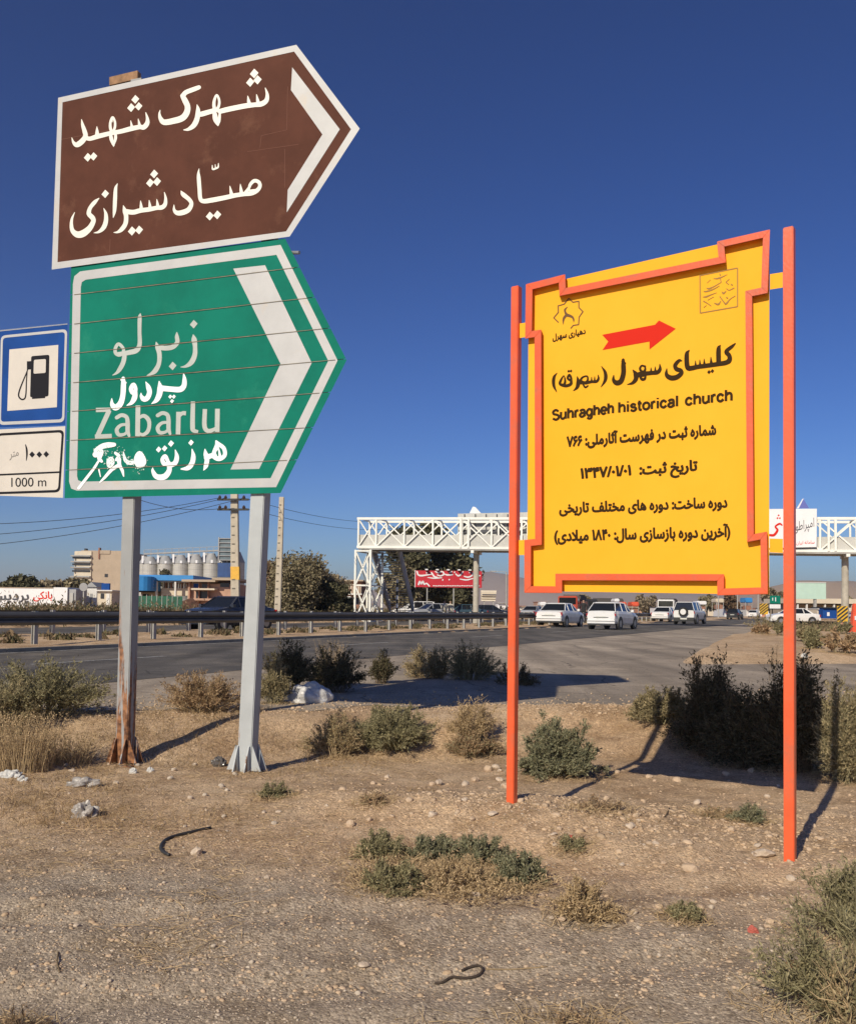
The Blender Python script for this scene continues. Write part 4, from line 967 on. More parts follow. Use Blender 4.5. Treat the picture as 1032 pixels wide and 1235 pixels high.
for side, ww in (('near', 0.0), ('far', -WD)):
    for h_ in (.06, HT):
        kb_(MB().bar(bpnt(-.1, h_, ww), bpnt(X_END, h_, ww), .16, .17).build('chord', M_BRW, bridge))
    for i, l in enumerate(verts_l):
        kb_(MB().bar(bpnt(l, .1, ww), bpnt(l, HT, ww), .12, .12, up=bdir).build('vertical', M_BRW, bridge))
        if i < len(verts_l) - 1:
            l2 = verts_l[i+1]
            for (p, q, dw) in (((l, .1), (l2, HT-.05), .03), ((l, HT-.05), (l2, .1), -.03)):
                kb_(MB().bar(bpnt(p[0], p[1], ww+dw), bpnt(q[0], q[1], ww+dw), .09, .05, up=bn).build('diagonal', M_BRW, bridge))
    kb_(MB().prism([bpnt(0, .15, ww-.09), bpnt(X_END, .15, ww-.09), bpnt(X_END, .95, ww-.09), bpnt(0, .95, ww-.09)], [bpnt(0, .15, ww-.11), bpnt(X_END, .15, ww-.11), bpnt(X_END, .95, ww-.11), bpnt(0, .95, ww-.11)]).build('balustrade', M_MESHP, bridge))
kb_(MB().prism([bpnt(0, -.03, .05), bpnt(X_END, -.03, .05), bpnt(X_END, -.03, -WD-.05), bpnt(0, -.03, -WD-.05)], [bpnt(0, -.12, .05), bpnt(X_END, -.12, .05), bpnt(X_END, -.12, -WD-.05), bpnt(0, -.12, -WD-.05)]).build('deck', M_BRG, bridge))
for k, l in enumerate(verts_l): kb_(MB().bar(bpnt(l, HT+.02, -.1), bpnt(l, HT+.02, -WD+.1), .09, .09).build('cross_beam', M_BRW, bridge))
# left tower, lattice on its four sides
zt_ = bl.z - .16; w_t = 1.15
tw0 = bl + bdir * -.15; tp = [tw0 + bdir * 0 + bn * .12, tw0 + bdir * w_t + bn * .12, tw0 + bdir * w_t + bn * -2.5, tw0 + bdir * 0 + bn * -2.5]
for p in tp: kb_(MB().bar((p.x, p.y, .2), (p.x, p.y, zt_), .14, .14, up=bdir).build('tower_leg', M_BRW, bridge))
lv = [.3, (zt_+.3)/2, zt_ - .08]
for i in range(4):
    a, b = tp[i], tp[(i+1) % 4]; ww = .10
    for z in lv: kb_(MB().bar((a.x, a.y, z), (b.x, b.y, z), ww, ww).build('tower_rail', M_BRW, bridge))
    for z0, z1 in zip(lv, lv[1:]):
        zm = (z0+z1)/2
        for (za, zb__) in ((z0, z1), (z1, z0)): kb_(MB().bar((a.x, a.y, za), (b.x, b.y, zb__), .09, .05, up=bn if i % 2 == 0 else bdir).build('tower_brace', M_BRW, bridge))
# stair running down behind the tower, away from the road, with a half landing
st0 = bpnt(1.6, 0, -1.2); st1 = st0 + Vector((1.1, 8.0, 0)); st1.z = .6
su = Vector((st1.x-st0.x, st1.y-st0.y, 0)).normalized(); sn = Vector((su.y, -su.x, 0))
for k in range(26):
    t = (k + .5) / 26; p = st0.lerp(st1, t); a = p - sn * .9; b = p + sn * .9; kb_(MB().bar(a, b, .30, .05).build('stair_tread', M_BRG, bridge))
for sd in (-.95, .95):
    kb_(MB().bar(st0 + sn*sd, st1 + sn*sd, .10, .28).build('stair_stringer', M_BRG, bridge)); kb_(MB().bar(st0 + sn*sd + Vector((0,0,1.0)), st1 + sn*sd + Vector((0,0,1.0)), .06, .06).build('handrail', M_BRW, bridge))
    kb_(MB().bar(st0 + sn*sd + Vector((0,0,.5)), st1 + sn*sd + Vector((0,0,.5)), .04, .5).build('stair_side_sheet', M_BRG, bridge))
    for k in range(0, 27, 4):
        p = st0.lerp(st1, k/26) + sn*sd; kb_(MB().bar(p, p + Vector((0,0,1.0)), .05, .05, up=bdir).build('baluster', M_BRW, bridge))
st2 = bpnt(2.2, -.1, -.7); st3 = st2 + Vector((4.6, .5, 0)); st3.z = 2.1
# pillars in the median
for px_, m_, r in ((571, M_CONC, .17), (1002, M_CONC, .17)):
    l = (D(px_, 660, 64) - bl).dot(bdir); q = bpnt(l, -.12, -1.2); kb_(MB().tube([(q.x, q.y, .2), (q.x, q.y, q.z)], r * 1.25, 12).build('pillar', m_, bridge))
    kb_(MB().bar(bpnt(l, -.2, .1), bpnt(l, -.2, -WD-.1), .22, .18).build('cross_head', M_BRW, bridge))
l = (D(561, 640, 64) - bl).dot(bdir)
for dl in (-.28, .28): kb_(MB().bar(bpnt(l+dl, .05, .06), bpnt(l+dl, HT+.05, .06), .16, .14, up=bdir).build('vertical', M_BRW, bridge))
l = (D(1001, 640, 58) - bl).dot(bdir)
for dl in (-.2, .2): kb_(MB().bar(bpnt(l+dl, .05, .06), bpnt(l+dl, HT+.05, .06), .16, .14, up=bdir).build('vertical', M_BRW, bridge))
BP = Plane(bl + bn * .22, br + bn * .22)
M_BAN = mat('white_banner', (.74, .73, .73), .6, var=.04, scale=1)
M_BLUEP = mat('blue_logo_print', (.10, .12, .40), .5)
M_DGREY = mat('dark_grey_print', (.06, .06, .07), .6)
ban = empty('advertising_banner', BP.P(940, 665), label='white advertising banner with red and black writing hung on the footbridge', cat='banner')
keep(plate('banner_sheet', BP, [(780, 614.8), (984.8, 613.5), (984.5, 659.8), (780, 664)], .0, .06, M_BAN, ban), ban)
ik = Ink(BP, 905, 590, 5.88, off=.075)
ik.st((130,325,16),(165,325,18),(190,290,16),(175,265,12),(205,245,14),(222,255,10)); ik.dot(190,205,8).dot(207,205,8).dot(198,185,8)
keep(ik.done('lettering', M_RED, ban), ban)
keep(text_on('lettering', shape('امپراطور'), BP, (956, 641), (981.5, 635), (11, 11), M_DGREY, ban, bold=.0, off=.075), ban)
keep(text_on('lettering', shape('سامانه ایران'), BP, (960, 656.5), (982, 655.5), (4, 4), M_RED, ban, bold=.0, off=.075), ban)
lg = empty('triangular_logo', BP.P(969, 613), label='blue triangle standing on top of the white bridge banner', cat='sign')
keep(plate('triangle_panel', BP, [(963, 613), (968.7, 601.5), (975.5, 613)], .0, .05, M_BLUEP, lg), lg)
keep(plate('triangle_edge', BP, [(960.5, 613), (967.5, 601.5), (969.5, 601.5), (964, 613)], -.05, -.004, M_BAN, lg), lg)
# back of a second advertisement on the far side of the bridge, with its bracing
adb = empty('advertising_board', bpnt(14, .5, -WD-.3), label='back of a white advertising board on the far side of the footbridge', cat='billboard')
BQ = Plane(bl - bn * (WD + .35), br - bn * (WD + .35))
keep(plate('board_sheet', BQ, [(552, 619.5), (650, 617.5), (650, 659), (552, 659)], .0, .05, M_MESHP, adb), adb)
keep(plate('triangle_panel', BQ, [(566, 619), (570, 611), (573, 611.5), (580, 619)], .0, .05, M_BAN, adb), adb)
for xx in range(560, 648, 13): keep(MB().bar(BQ.P(xx, 620, .10), BQ.P(xx, 658, .10), .06, .06).build('batten', M_DGREY, adb), adb)
for yy in (627, 641): keep(MB().bar(BQ.P(553, yy, .16), BQ.P(650, yy-1, .16), .06, .22).build('cross_batten', M_DGREY, adb), adb)

# ================================================================ POLES AND WIRES
def pole(base, top, w0, w1, m, label, group, band=None):
    root = empty('utility_pole', base, label=label, cat='utility pole', group=group); b = Vector(base)
    mb = MB(); t = Vector(top)
    q = lambda c, w_: [c + Vector((sx*w_/2, sy*w_*.42, 0)) for sx, sy in ((-1,-1),(1,-1),(1,1),(-1,1))]
    mb.prism(q(b - Vector((0,0,.4)), w0), q(t, w1)); keep(mb.build('shaft', m, root, bevel=.02), root)
    for k in range(14):                                   # dark patches on the face stand for shade in the cast recesses
        z = .08 + k * .065; c = b.lerp(t, z); ww = w0 + (w1-w0)*z
        keep(MB().box(c.x-ww*.36, c.x+ww*.05, c.y-ww*.42-.006, c.y-ww*.42+.01, c.z, c.z+.07).build('recess_shade', M_SHD, root), root)
    if band:
        a, c = (b.lerp(t, z) for z in band); keep(MB().prism([v for v in q(a, w0*1.0+.01)], [v for v in q(c, w0*.97+.01)]).build('painted_band', M_YBAND, root), root)
    return root
M_SHD = mat('painted_recess_shade', (.16, .14, .11), .9); M_YBAND = mat('yellow_band_paint', (.75, .42, .06), .7, var=.1, scale=5)
M_POLE = mat('pale_cast_concrete', (.50, .43, .33), .85, var=.1, scale=3, bump=.2)
M_WIRE = mat('dark_wire', (.04, .04, .045), .6); M_INSU = mat('brown_insulator', (.06, .035, .025), .3)
p1b = D(284.3, 724, 46); p1t = D(282.5, 560, 46)
po1 = pole(p1b, p1t, .42, .33, M_POLE, 'thick concrete power pole with a yellow band behind the grey post', 'concrete power poles', (.245, .15))
for (px0, px1, py_) in ((262, 300, 602.5), (262, 300, 614.5)):
    keep(MB().bar(D(px0, py_, 45.7), D(px1, py_, 45.7), .08, .10).build('cross_arm', M_TRIM, po1), po1)
    for xx in (265, 272, 294): 
        c = D(xx, py_ - 2.5, 45.7); keep(MB().tube([c - Vector((0,0,.1)), c, c + Vector((0,0,.10))], [.05, .085, .04], 8).build('insulator', M_INSU, po1), po1)
p2b = D(334.5, 741, 52); p2t = D(339.8, 599.5, 52)
pole(p2b, p2t, .36, .27, M_POLE, 'slimmer leaning concrete pole right of the grey post', 'concrete power poles')
def wire(a, b, sag, label, r=.014):
    a = Vector(a); b = Vector(b); pts = [a.lerp(b, t/16) - Vector((0, 0, sag*4*(t/16)*(1-t/16))) for t in range(17)]
    o = MB().tube(pts, r, 5).build('power_line', M_WIRE); return tag(o, label, 'power line', 'overhead power lines')
wl = [((-60, 633), (266, 600), 'uppermost overhead line left of the power pole'), ((-60, 648), (272, 600.5), 'middle overhead line left of the power pole'), ((-60, 662), (294, 600.5), 'lowest overhead line left of the power pole')]
for a, b, lb in wl: wire(D(*a, 40), D(*b, 45.7), .32, lb)
wire(D(294, 600.5, 45.7), D(470, 628, 90), .5, 'upper overhead line running from the pole to the footbridge'); wire(D(294, 612.5, 45.7), D(475, 637, 90), .5, 'lower overhead line running from the pole to the footbridge')
wire(D(150, 596, 44), D(272, 612.5, 45.7), .35, 'short overhead line sloping down between the two grey posts')
def lamp_pole(px, ptop, pbot, depth, label, r=.06, head=None):
    b = D(px, pbot, depth); t = D(px, ptop, depth); root = empty('lamp_post', b, label=label, cat='lamp post', group='thin poles along the far roadside')
    keep(MB().tube([b, t], [r*1.3, r*.8], 8).build('pole', M_RPOST, root), root)
    if head: keep(MB().bar(t, t + Vector((head, 0, .1)), .06, .06).build('arm', M_RPOST, root), root); c = t + Vector((head, 0, .08)); keep(MB().box(c.x-.35, c.x+.35, c.y-.12, c.y+.12, c.z-.08, c.z+.05).build('lamp_head', M_RPOST, root), root)
    return root
lamp_pole(610.5, 690, 738, 110, 'thin lamp post left of the left orange post', .08, -1.6)
lamp_pole(983.5, 704, 742, 100, 'thin pole in front of the pale green billboard', .09)
lamp_pole(1015.5, 697, 742, 88, 'white pole above the black and yellow marker', .09)
lamp_pole(747, 722, 745, 150, 'thin lamp post below the yellow panel', .09); lamp_pole(866, 719, 745, 150, 'thin pole left of the distant dark car', .09); lamp_pole(889, 716, 745, 160, 'thin pole right of the distant dark car', .09); lamp_pole(914, 716, 742, 130, 'thin pole left of the green direction sign', .09)
# ================================================================ TREES
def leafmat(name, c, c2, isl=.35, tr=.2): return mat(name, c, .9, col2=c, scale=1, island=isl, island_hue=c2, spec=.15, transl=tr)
def leaves(C, size, aspect=2.0, dirs=None, jit=1.0):
    """quads, one per centre"""
    n = len(C); a = RNG.normal(size=(n, 3)); 
    if dirs is not None: a = dirs + a * .55 * jit
    a /= np.linalg.norm(a, axis=1)[:, None]; b = RNG.normal(size=(n, 3)); b -= (a * b).sum(1)[:, None] * a; b /= np.linalg.norm(b, axis=1)[:, None]
    s = np.asarray(size) * RNG.uniform(.6, 1.4, n); a = a * (s * aspect / 2)[:, None]; b = b * (s / 2)[:, None]
    V = np.stack([C - a, C + b * .9, C + a, C - b * .9], 1).reshape(-1, 3); F_ = np.arange(n * 4).reshape(n, 4); return V, F_
def tree(base, h, w_, label, m, lf=.16, n=9000, blobs=14, seed=0, trunk=.18, group=None, low=.15, cat='tree'):
    rg = np.random.default_rng(seed); root = empty('tree', base, label=label, cat=cat, group=group)
    cs = []; 
    for k in range(blobs):
        z = rg.uniform(low + .12, .86) * h; rr = math.sqrt(max(.08, 1 - ((z / h - .5) / .52) ** 2)) * w_ / 2
        a = rg.uniform(0, 6.28); q = rg.uniform(.2, .8) * rr; cs.append((math.cos(a) * q, math.sin(a) * q, z, rg.uniform(.16, .27) * min(w_, h)))
    mb = MB(); mb.tube([(0, 0, -.3), (w_*.01, 0, h * .25), (w_*.02, .02, h * .55)], [trunk, trunk * .8, trunk * .35], 7)
    for c in cs: mb.tube([(0, 0, h * rg.uniform(.12, .35)), (c[0] * .5, c[1] * .5, c[2] * .7), (c[0], c[1], c[2])], [trunk * .45, trunk * .28, trunk * .08], 5)
    mb.build('trunk', M_BARK, root)
    P = []
    for (x, y, z, r) in cs:
        k = n // blobs; d = rg.normal(size=(k, 3)); d /= np.linalg.norm(d, axis=1)[:, None]; rad = r * rg.uniform(.25, 1.0, k) ** .55 * (1 + .35 * rg.normal(size=k) * .5)
        P.append(np.array([x, y, z]) + d * rad[:, None] * np.array([1.1, 1.1, .85]))
    P = np.concatenate(P); P = P[P[:, 2] > low * h * .4]
    V, F_ = leaves(P, lf, 1.6); link('crown', mesh_arrays('crown', V, F_, m), root); return root
M_BARK = mat('grey_bark', (.11, .08, .06), .95, var=.3, scale=8)
L_OLIVE = leafmat('olive_foliage', (.21, .18, .105), (.31, .25, .155)); L_DARK = leafmat('dark_foliage', (.085, .082, .048), (.15, .135, .075)); L_GREY = leafmat('dusty_foliage', (.22, .18, .12), (.32, .25, .165)); L_RUST = leafmat('rusty_foliage', (.15, .095, .055), (.23, .15, .09))
def tb(px, depth, z=.3): p = D(px, 738, depth); return (p.x, p.y, z)
def th(px, ytop, depth, z=.3): return D(px, ytop, depth).z - z
for i, (px, d, yt, wpx, m, lb) in enumerate([
    (-12, 95, 700, 50, L_DARK, 'dark tree at the left edge behind the white wall'),
    (30, 96, 696, 46, L_DARK, 'round dark tree behind the white wall with writing'),
    (62, 98, 697, 48, L_GREY, 'dusty brownish tree behind the right end of the white wall'),
    (96, 92, 699, 46, L_OLIVE, 'low spreading tree in front of the tan mill building'),
    (198, 150, 684, 20, L_DARK, 'small dark tree standing before the silos')]):
    tree(tb(px, d), th(px, yt, d), wpx * d / F_PX, lb, m, lf=.32, n=4200, seed=i + 3, trunk=.2)
for i, (px, d, yt, wpx, m, lb) in enumerate([
    (326, 66, 674, 46, L_RUST, 'rust tinged bushy tree behind the slimmer concrete pole'),
    (356, 64, 666, 60, L_OLIVE, 'tallest olive green tree right of the slimmer concrete pole'),
    (388, 68, 683, 50, L_GREY, 'dusty olive tree left of the footbridge tower'),
    (404, 66, 698, 34, L_DARK, 'low dark tree closest to the footbridge tower')]):
    tree(tb(px, d), th(px, yt, d), wpx * d / F_PX * 1.15, lb, m, lf=.13, n=15000, seed=i + 30, trunk=.2, low=.02, blobs=26)
for i, (px, d, yt, wpx, m, lb) in enumerate([
    (500, 100, 628, 62, L_DARK, 'tall dark tree seen through the footbridge truss'),
    (536, 104, 640, 60, L_DARK, 'broad dark tree behind the red billboard'),
    (558, 102, 664, 34, L_DARK, 'dark tree at the right end of the red billboard'),
    (478, 92, 672, 44, L_OLIVE, 'tree in the shade behind the footbridge stair')]):
    tree(tb(px, d), th(px, yt, d), wpx * d / F_PX * 1.1, lb, m, lf=.34, n=9000, seed=i + 60, trunk=.25, low=.06, blobs=18)
# ================================================================ BUILDINGS
M_TAN = mat('tan_render', (.42, .33, .24), .85, var=.08, scale=.4, dirt=((.32, .25, .18), .8, .5, .72)); M_TAN2 = mat('cream_render', (.60, .52, .40), .85, var=.06, scale=.5)
M_WIN = mat('dark_window', (.025, .025, .028), .3); M_BRICK = mat('red_brown_brick', (.30, .15, .10), .9, var=.2, scale=2); M_ROOFG = mat('grey_metal_roof', (.30, .30, .30), .6, var=.1, scale=1)
M_SILO = mat('weathered_silo_steel', (.42, .41, .38), .6, metal=.1, var=.1, scale=.5, stretch=(1, 1, 6)); M_BLUER = mat('bright_blue_sheeting', (.03, .22, .52), .5, var=.06, scale=1); M_PINK = mat('pinkish_stone', (.45, .28, .20), .85, var=.12, scale=.6)
M_GRN = mat('green_mesh_fence', (.02, .10, .06), .8, var=.2, scale=1); M_WHITE = mat('dull_white_paint', (.66, .64, .60), .7, var=.05, scale=.6)
class B_:
    """building helper: boxes given by pixel columns/rows at a depth"""
    def __init__(s, name, px, depth, label, cat='building', group=None, yaw=0.0):
        s.d = depth; s.k = depth / F_PX; p = D(px, 738, depth); s.px = px; s.yaw = yaw
        s.root = empty(name, (p.x, p.y, 0), yaw, label=label, cat=cat, group=group)
    def z(s, py): return D(s.px, py, s.d).z
    def box(s, name, x0, x1, y0, y1, m, back=6.0, front=0.0, parent=None, bevel=0):
        """pixel columns x0..x1, rows y0 (top)..y1 (bottom); front/back in metres behind the facade plane"""
        o = MB().box((x0 - s.px) * s.k, (x1 - s.px) * s.k, front, back, s.z(y1), s.z(y0)).build(name, m, parent or s.root, bevel=bevel); return o
    def win(s, x0, x1, y0, y1, m=None, frame=True):
        f = s.box('window', x0, x1, y0, y1, M_WHITE if frame else (m or M_WIN), .05, -.03)
        if frame:
            w_ = (x1 - x0) * .12; s.box('pane', x0 + w_, x1 - w_, y0 + w_, y1 - w_, m or M_WIN, .0, -.045, parent=f)
b = B_('mill_building', 115, 260, 'tall cream and tan mill building with rounded end and grey ledges')
b.box('wall', 96, 147, 664, 726, M_TAN, 22, .0); b.box('wall', 118, 131, 663.6, 668, M_TAN, 18, -.2)
rt = MB()
for z0, z1 in ((b.z(726), b.z(665)),): rt.tube([((90-115)*b.k + 1.6, 2.6, z0), ((90-115)*b.k + 1.6, 2.6, z1)], 2.9, 20)
rt.build('round_stair_tower', M_TAN2, b.root); b.box('facade_panel', 91, 109, 665, 726, M_TAN2, 8, -.35)
for y in (670, 677, 684, 695): b.box('ledge', 85.2, 108.5, y, y + 1.6, M_ROOFG, 5.5, -1.1)
for y in (672, 680, 688): b.box('window', 86.5, 108, y, y + 2.0, M_WIN, 3, -.55)
for x in (102.5, 105, 107.5): b.box('window', 50 + x, 51.6 + x, 669, 673.5, M_WIN, .1, -.05)
b.box('window', 125, 129, 692, 696, M_WIN, .1, -.05); b.box('chimney', 117, 118.6, 664.6 - 4, 674, M_BRICK, 1, -.3); b.box('water_tank', 98.6, 101, 661.5, 664, M_TRIM, 2, .6); b.box('water_tank', 133.5, 135.5, 671, 673, M_TRIM, 2, .3)
b.box('lower_wall', 131, 160, 674, 726, M_TAN, 20, .6)
# silos
b = B_('silo_row', 222, 235, 'rows of grey steel silos with conical roofs under a gantry', 'silos')
for row, i in [(1, k_ + .5) for k_ in range(-1, 6)] + [(0, k_) for k_ in range(6)]:
    cx = (177 + i * 18.6 - 222) * b.k; r = 9.5 * b.k; zt = b.z(680.5 - i * .45 - row); za = b.z(671.5 - i * 1.2 - row * 1.5); y_ = r + row * r * 1.6
    MB().tube([(cx, y_, 0), (cx, y_, zt)], r, 26).build('silo', M_SILO, b.root); MB().tube([(cx, y_, zt), (cx, y_, zt + .01), (cx, y_, za)], [r * 1.05, r * 1.05, r * .42], 26).build('conical_roof', M_ROOFG, b.root)
    for k in range(1, 7): MB().tube([(cx, y_, zt * k / 7), (cx, y_, zt * k / 7 + .08)], r * 1.008, 26, cap=False).build('ring', M_ROOFG, b.root)
    MB().bar((cx + r*.3, -.1, zt), (cx + .1, r*.8, za), .5, .12).build('ladder', M_BAN, b.root)
a_ = Vector(((170-222)*b.k, 9.1*b.k, b.z(668.3))); c_ = Vector(((280-222)*b.k, 9.1*b.k, b.z(661.8)))
MB().bar(a_, c_, 1.2, .35).build('gantry', M_ROOFG, b.root); MB().bar(a_ + Vector((0,-.5,1)), c_ + Vector((0,-.5,1)), .12, .12).build('gantry_rail', M_ROOFG, b.root)
for i in range(14):
    p = a_.lerp(c_, i / 13); MB().bar(p - Vector((0,.5,1.2)), p + Vector((0,-.5,1)), .12, .12, up=(0,1,0)).build('gantry_post', M_ROOFG, b.root)
b = B_('elevator_tower', 270, 232, 'slim grey and blue lattice tower at the right end of the silos', 'tower')
for x in (262, 278.5):
    for fr_ in (0, 4): b.box('leg', x - .7, x + .7, 648, 730, M_ROOFG, fr_ + .4, fr_)
for k, y in enumerate(np.arange(649, 700, 5.2)):
    b.box('floor', 262, 278.5, y, y + .9, M_ROOFG, 4.3, -.1)
b.box('cladding', 262.6, 278, 650, 676, mat('misty_grey_sheeting', (.13, .17, .19), .8, var=.15, scale=.5), 4, .25); b.box('cladding', 261.5, 278.8, 679, 696, mat('deep_blue_sheeting', (.02, .06, .18), .7, var=.2, scale=.5), 4.4, -.2)
# white wall with large black lettering
b = B_('boundary_wall', 40, 88, 'long white wall with big black and red Persian writing', 'wall')
wb_ = b.box('wall_face', -60, 63.5, 709.5, 736, M_BAN, .25, 0); WP_ = Plane(D(40, 738, 88), D(60, 738, 88) )
WP_ = Plane(Vector((-30, D(40,738,88).y, 0)), Vector((0, D(40,738,88).y, 0)))
keep(text_on('lettering', shape('پردیس'), WP_, (-14, 723.5), (35, 723.5), (11, 11), M_DGREY, b.root, bold=.035, off=.03), b.root)
keep(text_on('lettering', shape('بانکی'), WP_, (40, 722.5), (63, 722.0), (9, 9), M_RED, b.root, bold=.02, off=.03), b.root)
b.box('coping', -60, 63.5, 708.6, 709.4, M_TAN, .3, -.06)
b = B_('white_cabin', 72, 86, 'plain white block at the right end of the lettered wall'); b.box('wall', 63.8, 80.5, 708.5, 736, M_BAN, 3, 0); b.box('wall', 81, 90, 710.5, 736, M_ROOFG, 3, .2); b.box('door', 83, 87, 715, 735, M_SILO, .3, .1)
for i, (px, y0, wx, m, lb) in enumerate([(100, 703, 1.2, M_ROOFG, 'grey round signal board on a post beside the white block')]):
    b = B_('roadside_board', px, 80, lb, 'sign'); b.box('post', px - .6, px + .6, 712, 738, M_RPOST, .08); MB().tube([(0, -.05, b.z(708)), (0, .02, b.z(708))], .36, 16).build('board', M_ROOFG, b.root)
b = B_('kiosk', 122, 84, 'cream roadside kiosk with a blue sign board on top', 'kiosk'); b.box('wall', 117, 134, 713, 737, M_TAN2, 3); b.box('roof', 115.5, 136, 711.6, 713, M_WHITE, 3.2, -.3); b.box('sign_board', 122, 131.5, 703.5, 712, M_SBLUE, .2, -.1)
b.box('window', 121, 125, 716, 722, M_WIN, .1, -.05); b.box('door', 128, 132, 716, 736, M_WHITE, .1, -.05)
b = B_('hut', 110, 90, 'small white gabled hut left of the cream kiosk', 'hut'); b.box('wall', 104, 116, 708, 737, M_WHITE, 3); MB().prism([((103-110)*b.k, -.2, b.z(708)), ((117-110)*b.k, -.2, b.z(708)), (0, -.2, b.z(702))], [((103-110)*b.k, 3.2, b.z(708)), ((117-110)*b.k, 3.2, b.z(708)), (0, 3.2, b.z(702))]).build('roof', M_ROOFG, b.root); b.box('door', 108, 111, 716, 737, M_ROOFG, .1, -.04)
# blue-roofed petrol station
b = B_('petrol_station', 195, 100, 'petrol station with a blue canopy and white striped blue fascia', 'petrol station')
b.box('canopy', 158, 232, 693.5, 700, M_BLUER, 9, 0); b.box('canopy_edge', 190, 232, 700.2, 702, M_ROOFG, 9, .3)
MB().tube([((172-195)*b.k, -.7, b.z(713)), ((172-195)*b.k, -.7, b.z(696))], 1.35, 20).build('round_fascia', M_BLUER, b.root)
b.box('fascia', 158, 187, 697, 713, M_BLUER, 2, -.75); b.box('white_panel', 171, 177.5, 697.5, 711, M_BAN, 0, -.85)
for y in (700.5, 704.5, 708.5): b.box('stripe', 158, 187, y, y + 1.1, M_BAN, 0, -.80)
b.box('shop_wall', 166, 184, 714, 737, M_TAN, 5, 1); b.box('shop_window', 169, 175, 717, 724, M_WIN, .9, .9); b.box('awning', 164, 186, 713.2, 714.6, M_TRIM, 2, -.4)
b.box('upper_wall', 189, 226, 709, 718, M_TAN2, 6, 1.5)
for i in range(11): b.box('pillar', 191 + i*3.2, 192.1 + i*3.2, 702, 709, M_BRICK if i % 2 else M_WHITE, 2.0, 1.4)
for x in (186, 209): b.box('column', x, x + 1.8, 701, 737, M_WHITE, .6, .2)
b = B_('mesh_fence', 190, 78, 'dark green mesh fence panel below the petrol station', 'fence'); 
for i in range(9): b.box('fence_panel', 164 + i*6.2, 170 + i*6.2, 719, 738, M_GRN, .05, 0); b.box('fence_post', 163.7 + i*6.2, 164.3+i*6.2, 717.5, 738, M_RPOST, .1, -.02)
b = B_('workshop', 255, 92, 'low pinkish workshop with stepped tan awnings behind the dark car', 'building')
b.box('wall', 226, 282, 704, 738, M_PINK, 8, 0); b.box('roof', 222, 262, 699.6, 702.2, M_TAN, 9, -1.2); b.box('roof', 258, 288, 697.4, 700, M_TAN, 9, -1.2); b.box('canopy', 234, 262, 710, 712, M_TAN2, 2, -1.4); b.box('canopy', 232, 290, 722, 724.5, M_PINK, 2, -1.0)
for x in (229, 240, 251): b.box('column', x, x + 1.2, 701, 738, M_BRICK, .2, -.5)
b.box('window', 233, 239, 704, 709, M_SBLUE, 0, -.06); b.box('window', 243, 249, 704.5, 709, M_WIN, 0, -.06); b.box('window', 265, 276, 703, 708, M_WIN, 0, -.06); b.box('doorway', 236, 250, 713.5, 722, M_WIN, 0, -.06)
b = B_('dirt_pile', 222, 82, 'dark heap of scrap beside the pinkish workshop', 'heap'); 
vs_ = [(-2.2,0,.2),(2.4,0,.2),(1.8,1.5,.2),(-1.6,1.5,.2),(-.6,.3,1.5),(.6,.4,2.0),(1.2,.5,1.3),(.1,1.1,1.6)]; MB().add(vs_, [(0,1,6),(0,6,5),(0,5,4),(0,4,3),(3,4,7),(7,4,5),(7,5,6),(7,6,2),(6,1,2),(3,7,2)]).build('heap', mat('rusty_scrap', (.10, .05, .035), .95, var=.4, scale=3), b.root)
b = B_('brick_house', 422, 96, 'small brown brick house with pale balcony left of the footbridge', 'house'); b.box('wall', 405, 436, 701, 738, M_BRICK, 8); b.box('roof', 404, 438, 699.4, 701, M_TAN, 8.4, -.5); b.box('balcony', 415, 436, 705, 716, M_TAN2, .3, -1.3); b.box('balcony_slab', 414, 437, 716, 717.6, M_WHITE, .3, -1.4); b.win(421, 426, 720, 729); b.win(429, 433, 720, 729)
for i in range(7): b.box('baluster', 416 + i*3, 416.8 + i*3, 706, 715.5, M_BRICK, -1.3, -1.36)
b = B_('gate', 411, 86, 'pale green metal gate between the olive trees and the footbridge', 'gate'); 
for i in range(6): b.box('gate_panel', 402 + i*3.4, 405 + i*3.4, 720, 738, mat('pale_green_gate', (.32, .38, .33), .7) if i == 0 else bpy.data.materials['pale_green_gate'], .06)
b.box('gate_rail', 402, 422.6, 719, 720.4, M_WHITE, .1, -.04)
b = B_('shed', 316, 74, 'small pale shed seen just right of the second grey post', 'shed'); b.box('wall', 308, 325, 716, 738, M_TAN, 3); b.box('roof', 307, 326, 714.5, 716, M_ROOFG, 3.2, -.3); b.box('door', 319, 324, 719, 738, M_WHITE, .05, -.04)
# striped barrier post under the bridge
b = B_('bollard', 478.5, 70, 'tall black and white striped post beside the bridge stair', 'bollard'); M_BW = M_TRIM
for i in range(8): b.box('band', 477.2, 479.8, 698 + i*5, 703 + i*5, M_BAN if i % 2 == 0 else M_TRIM, .2)
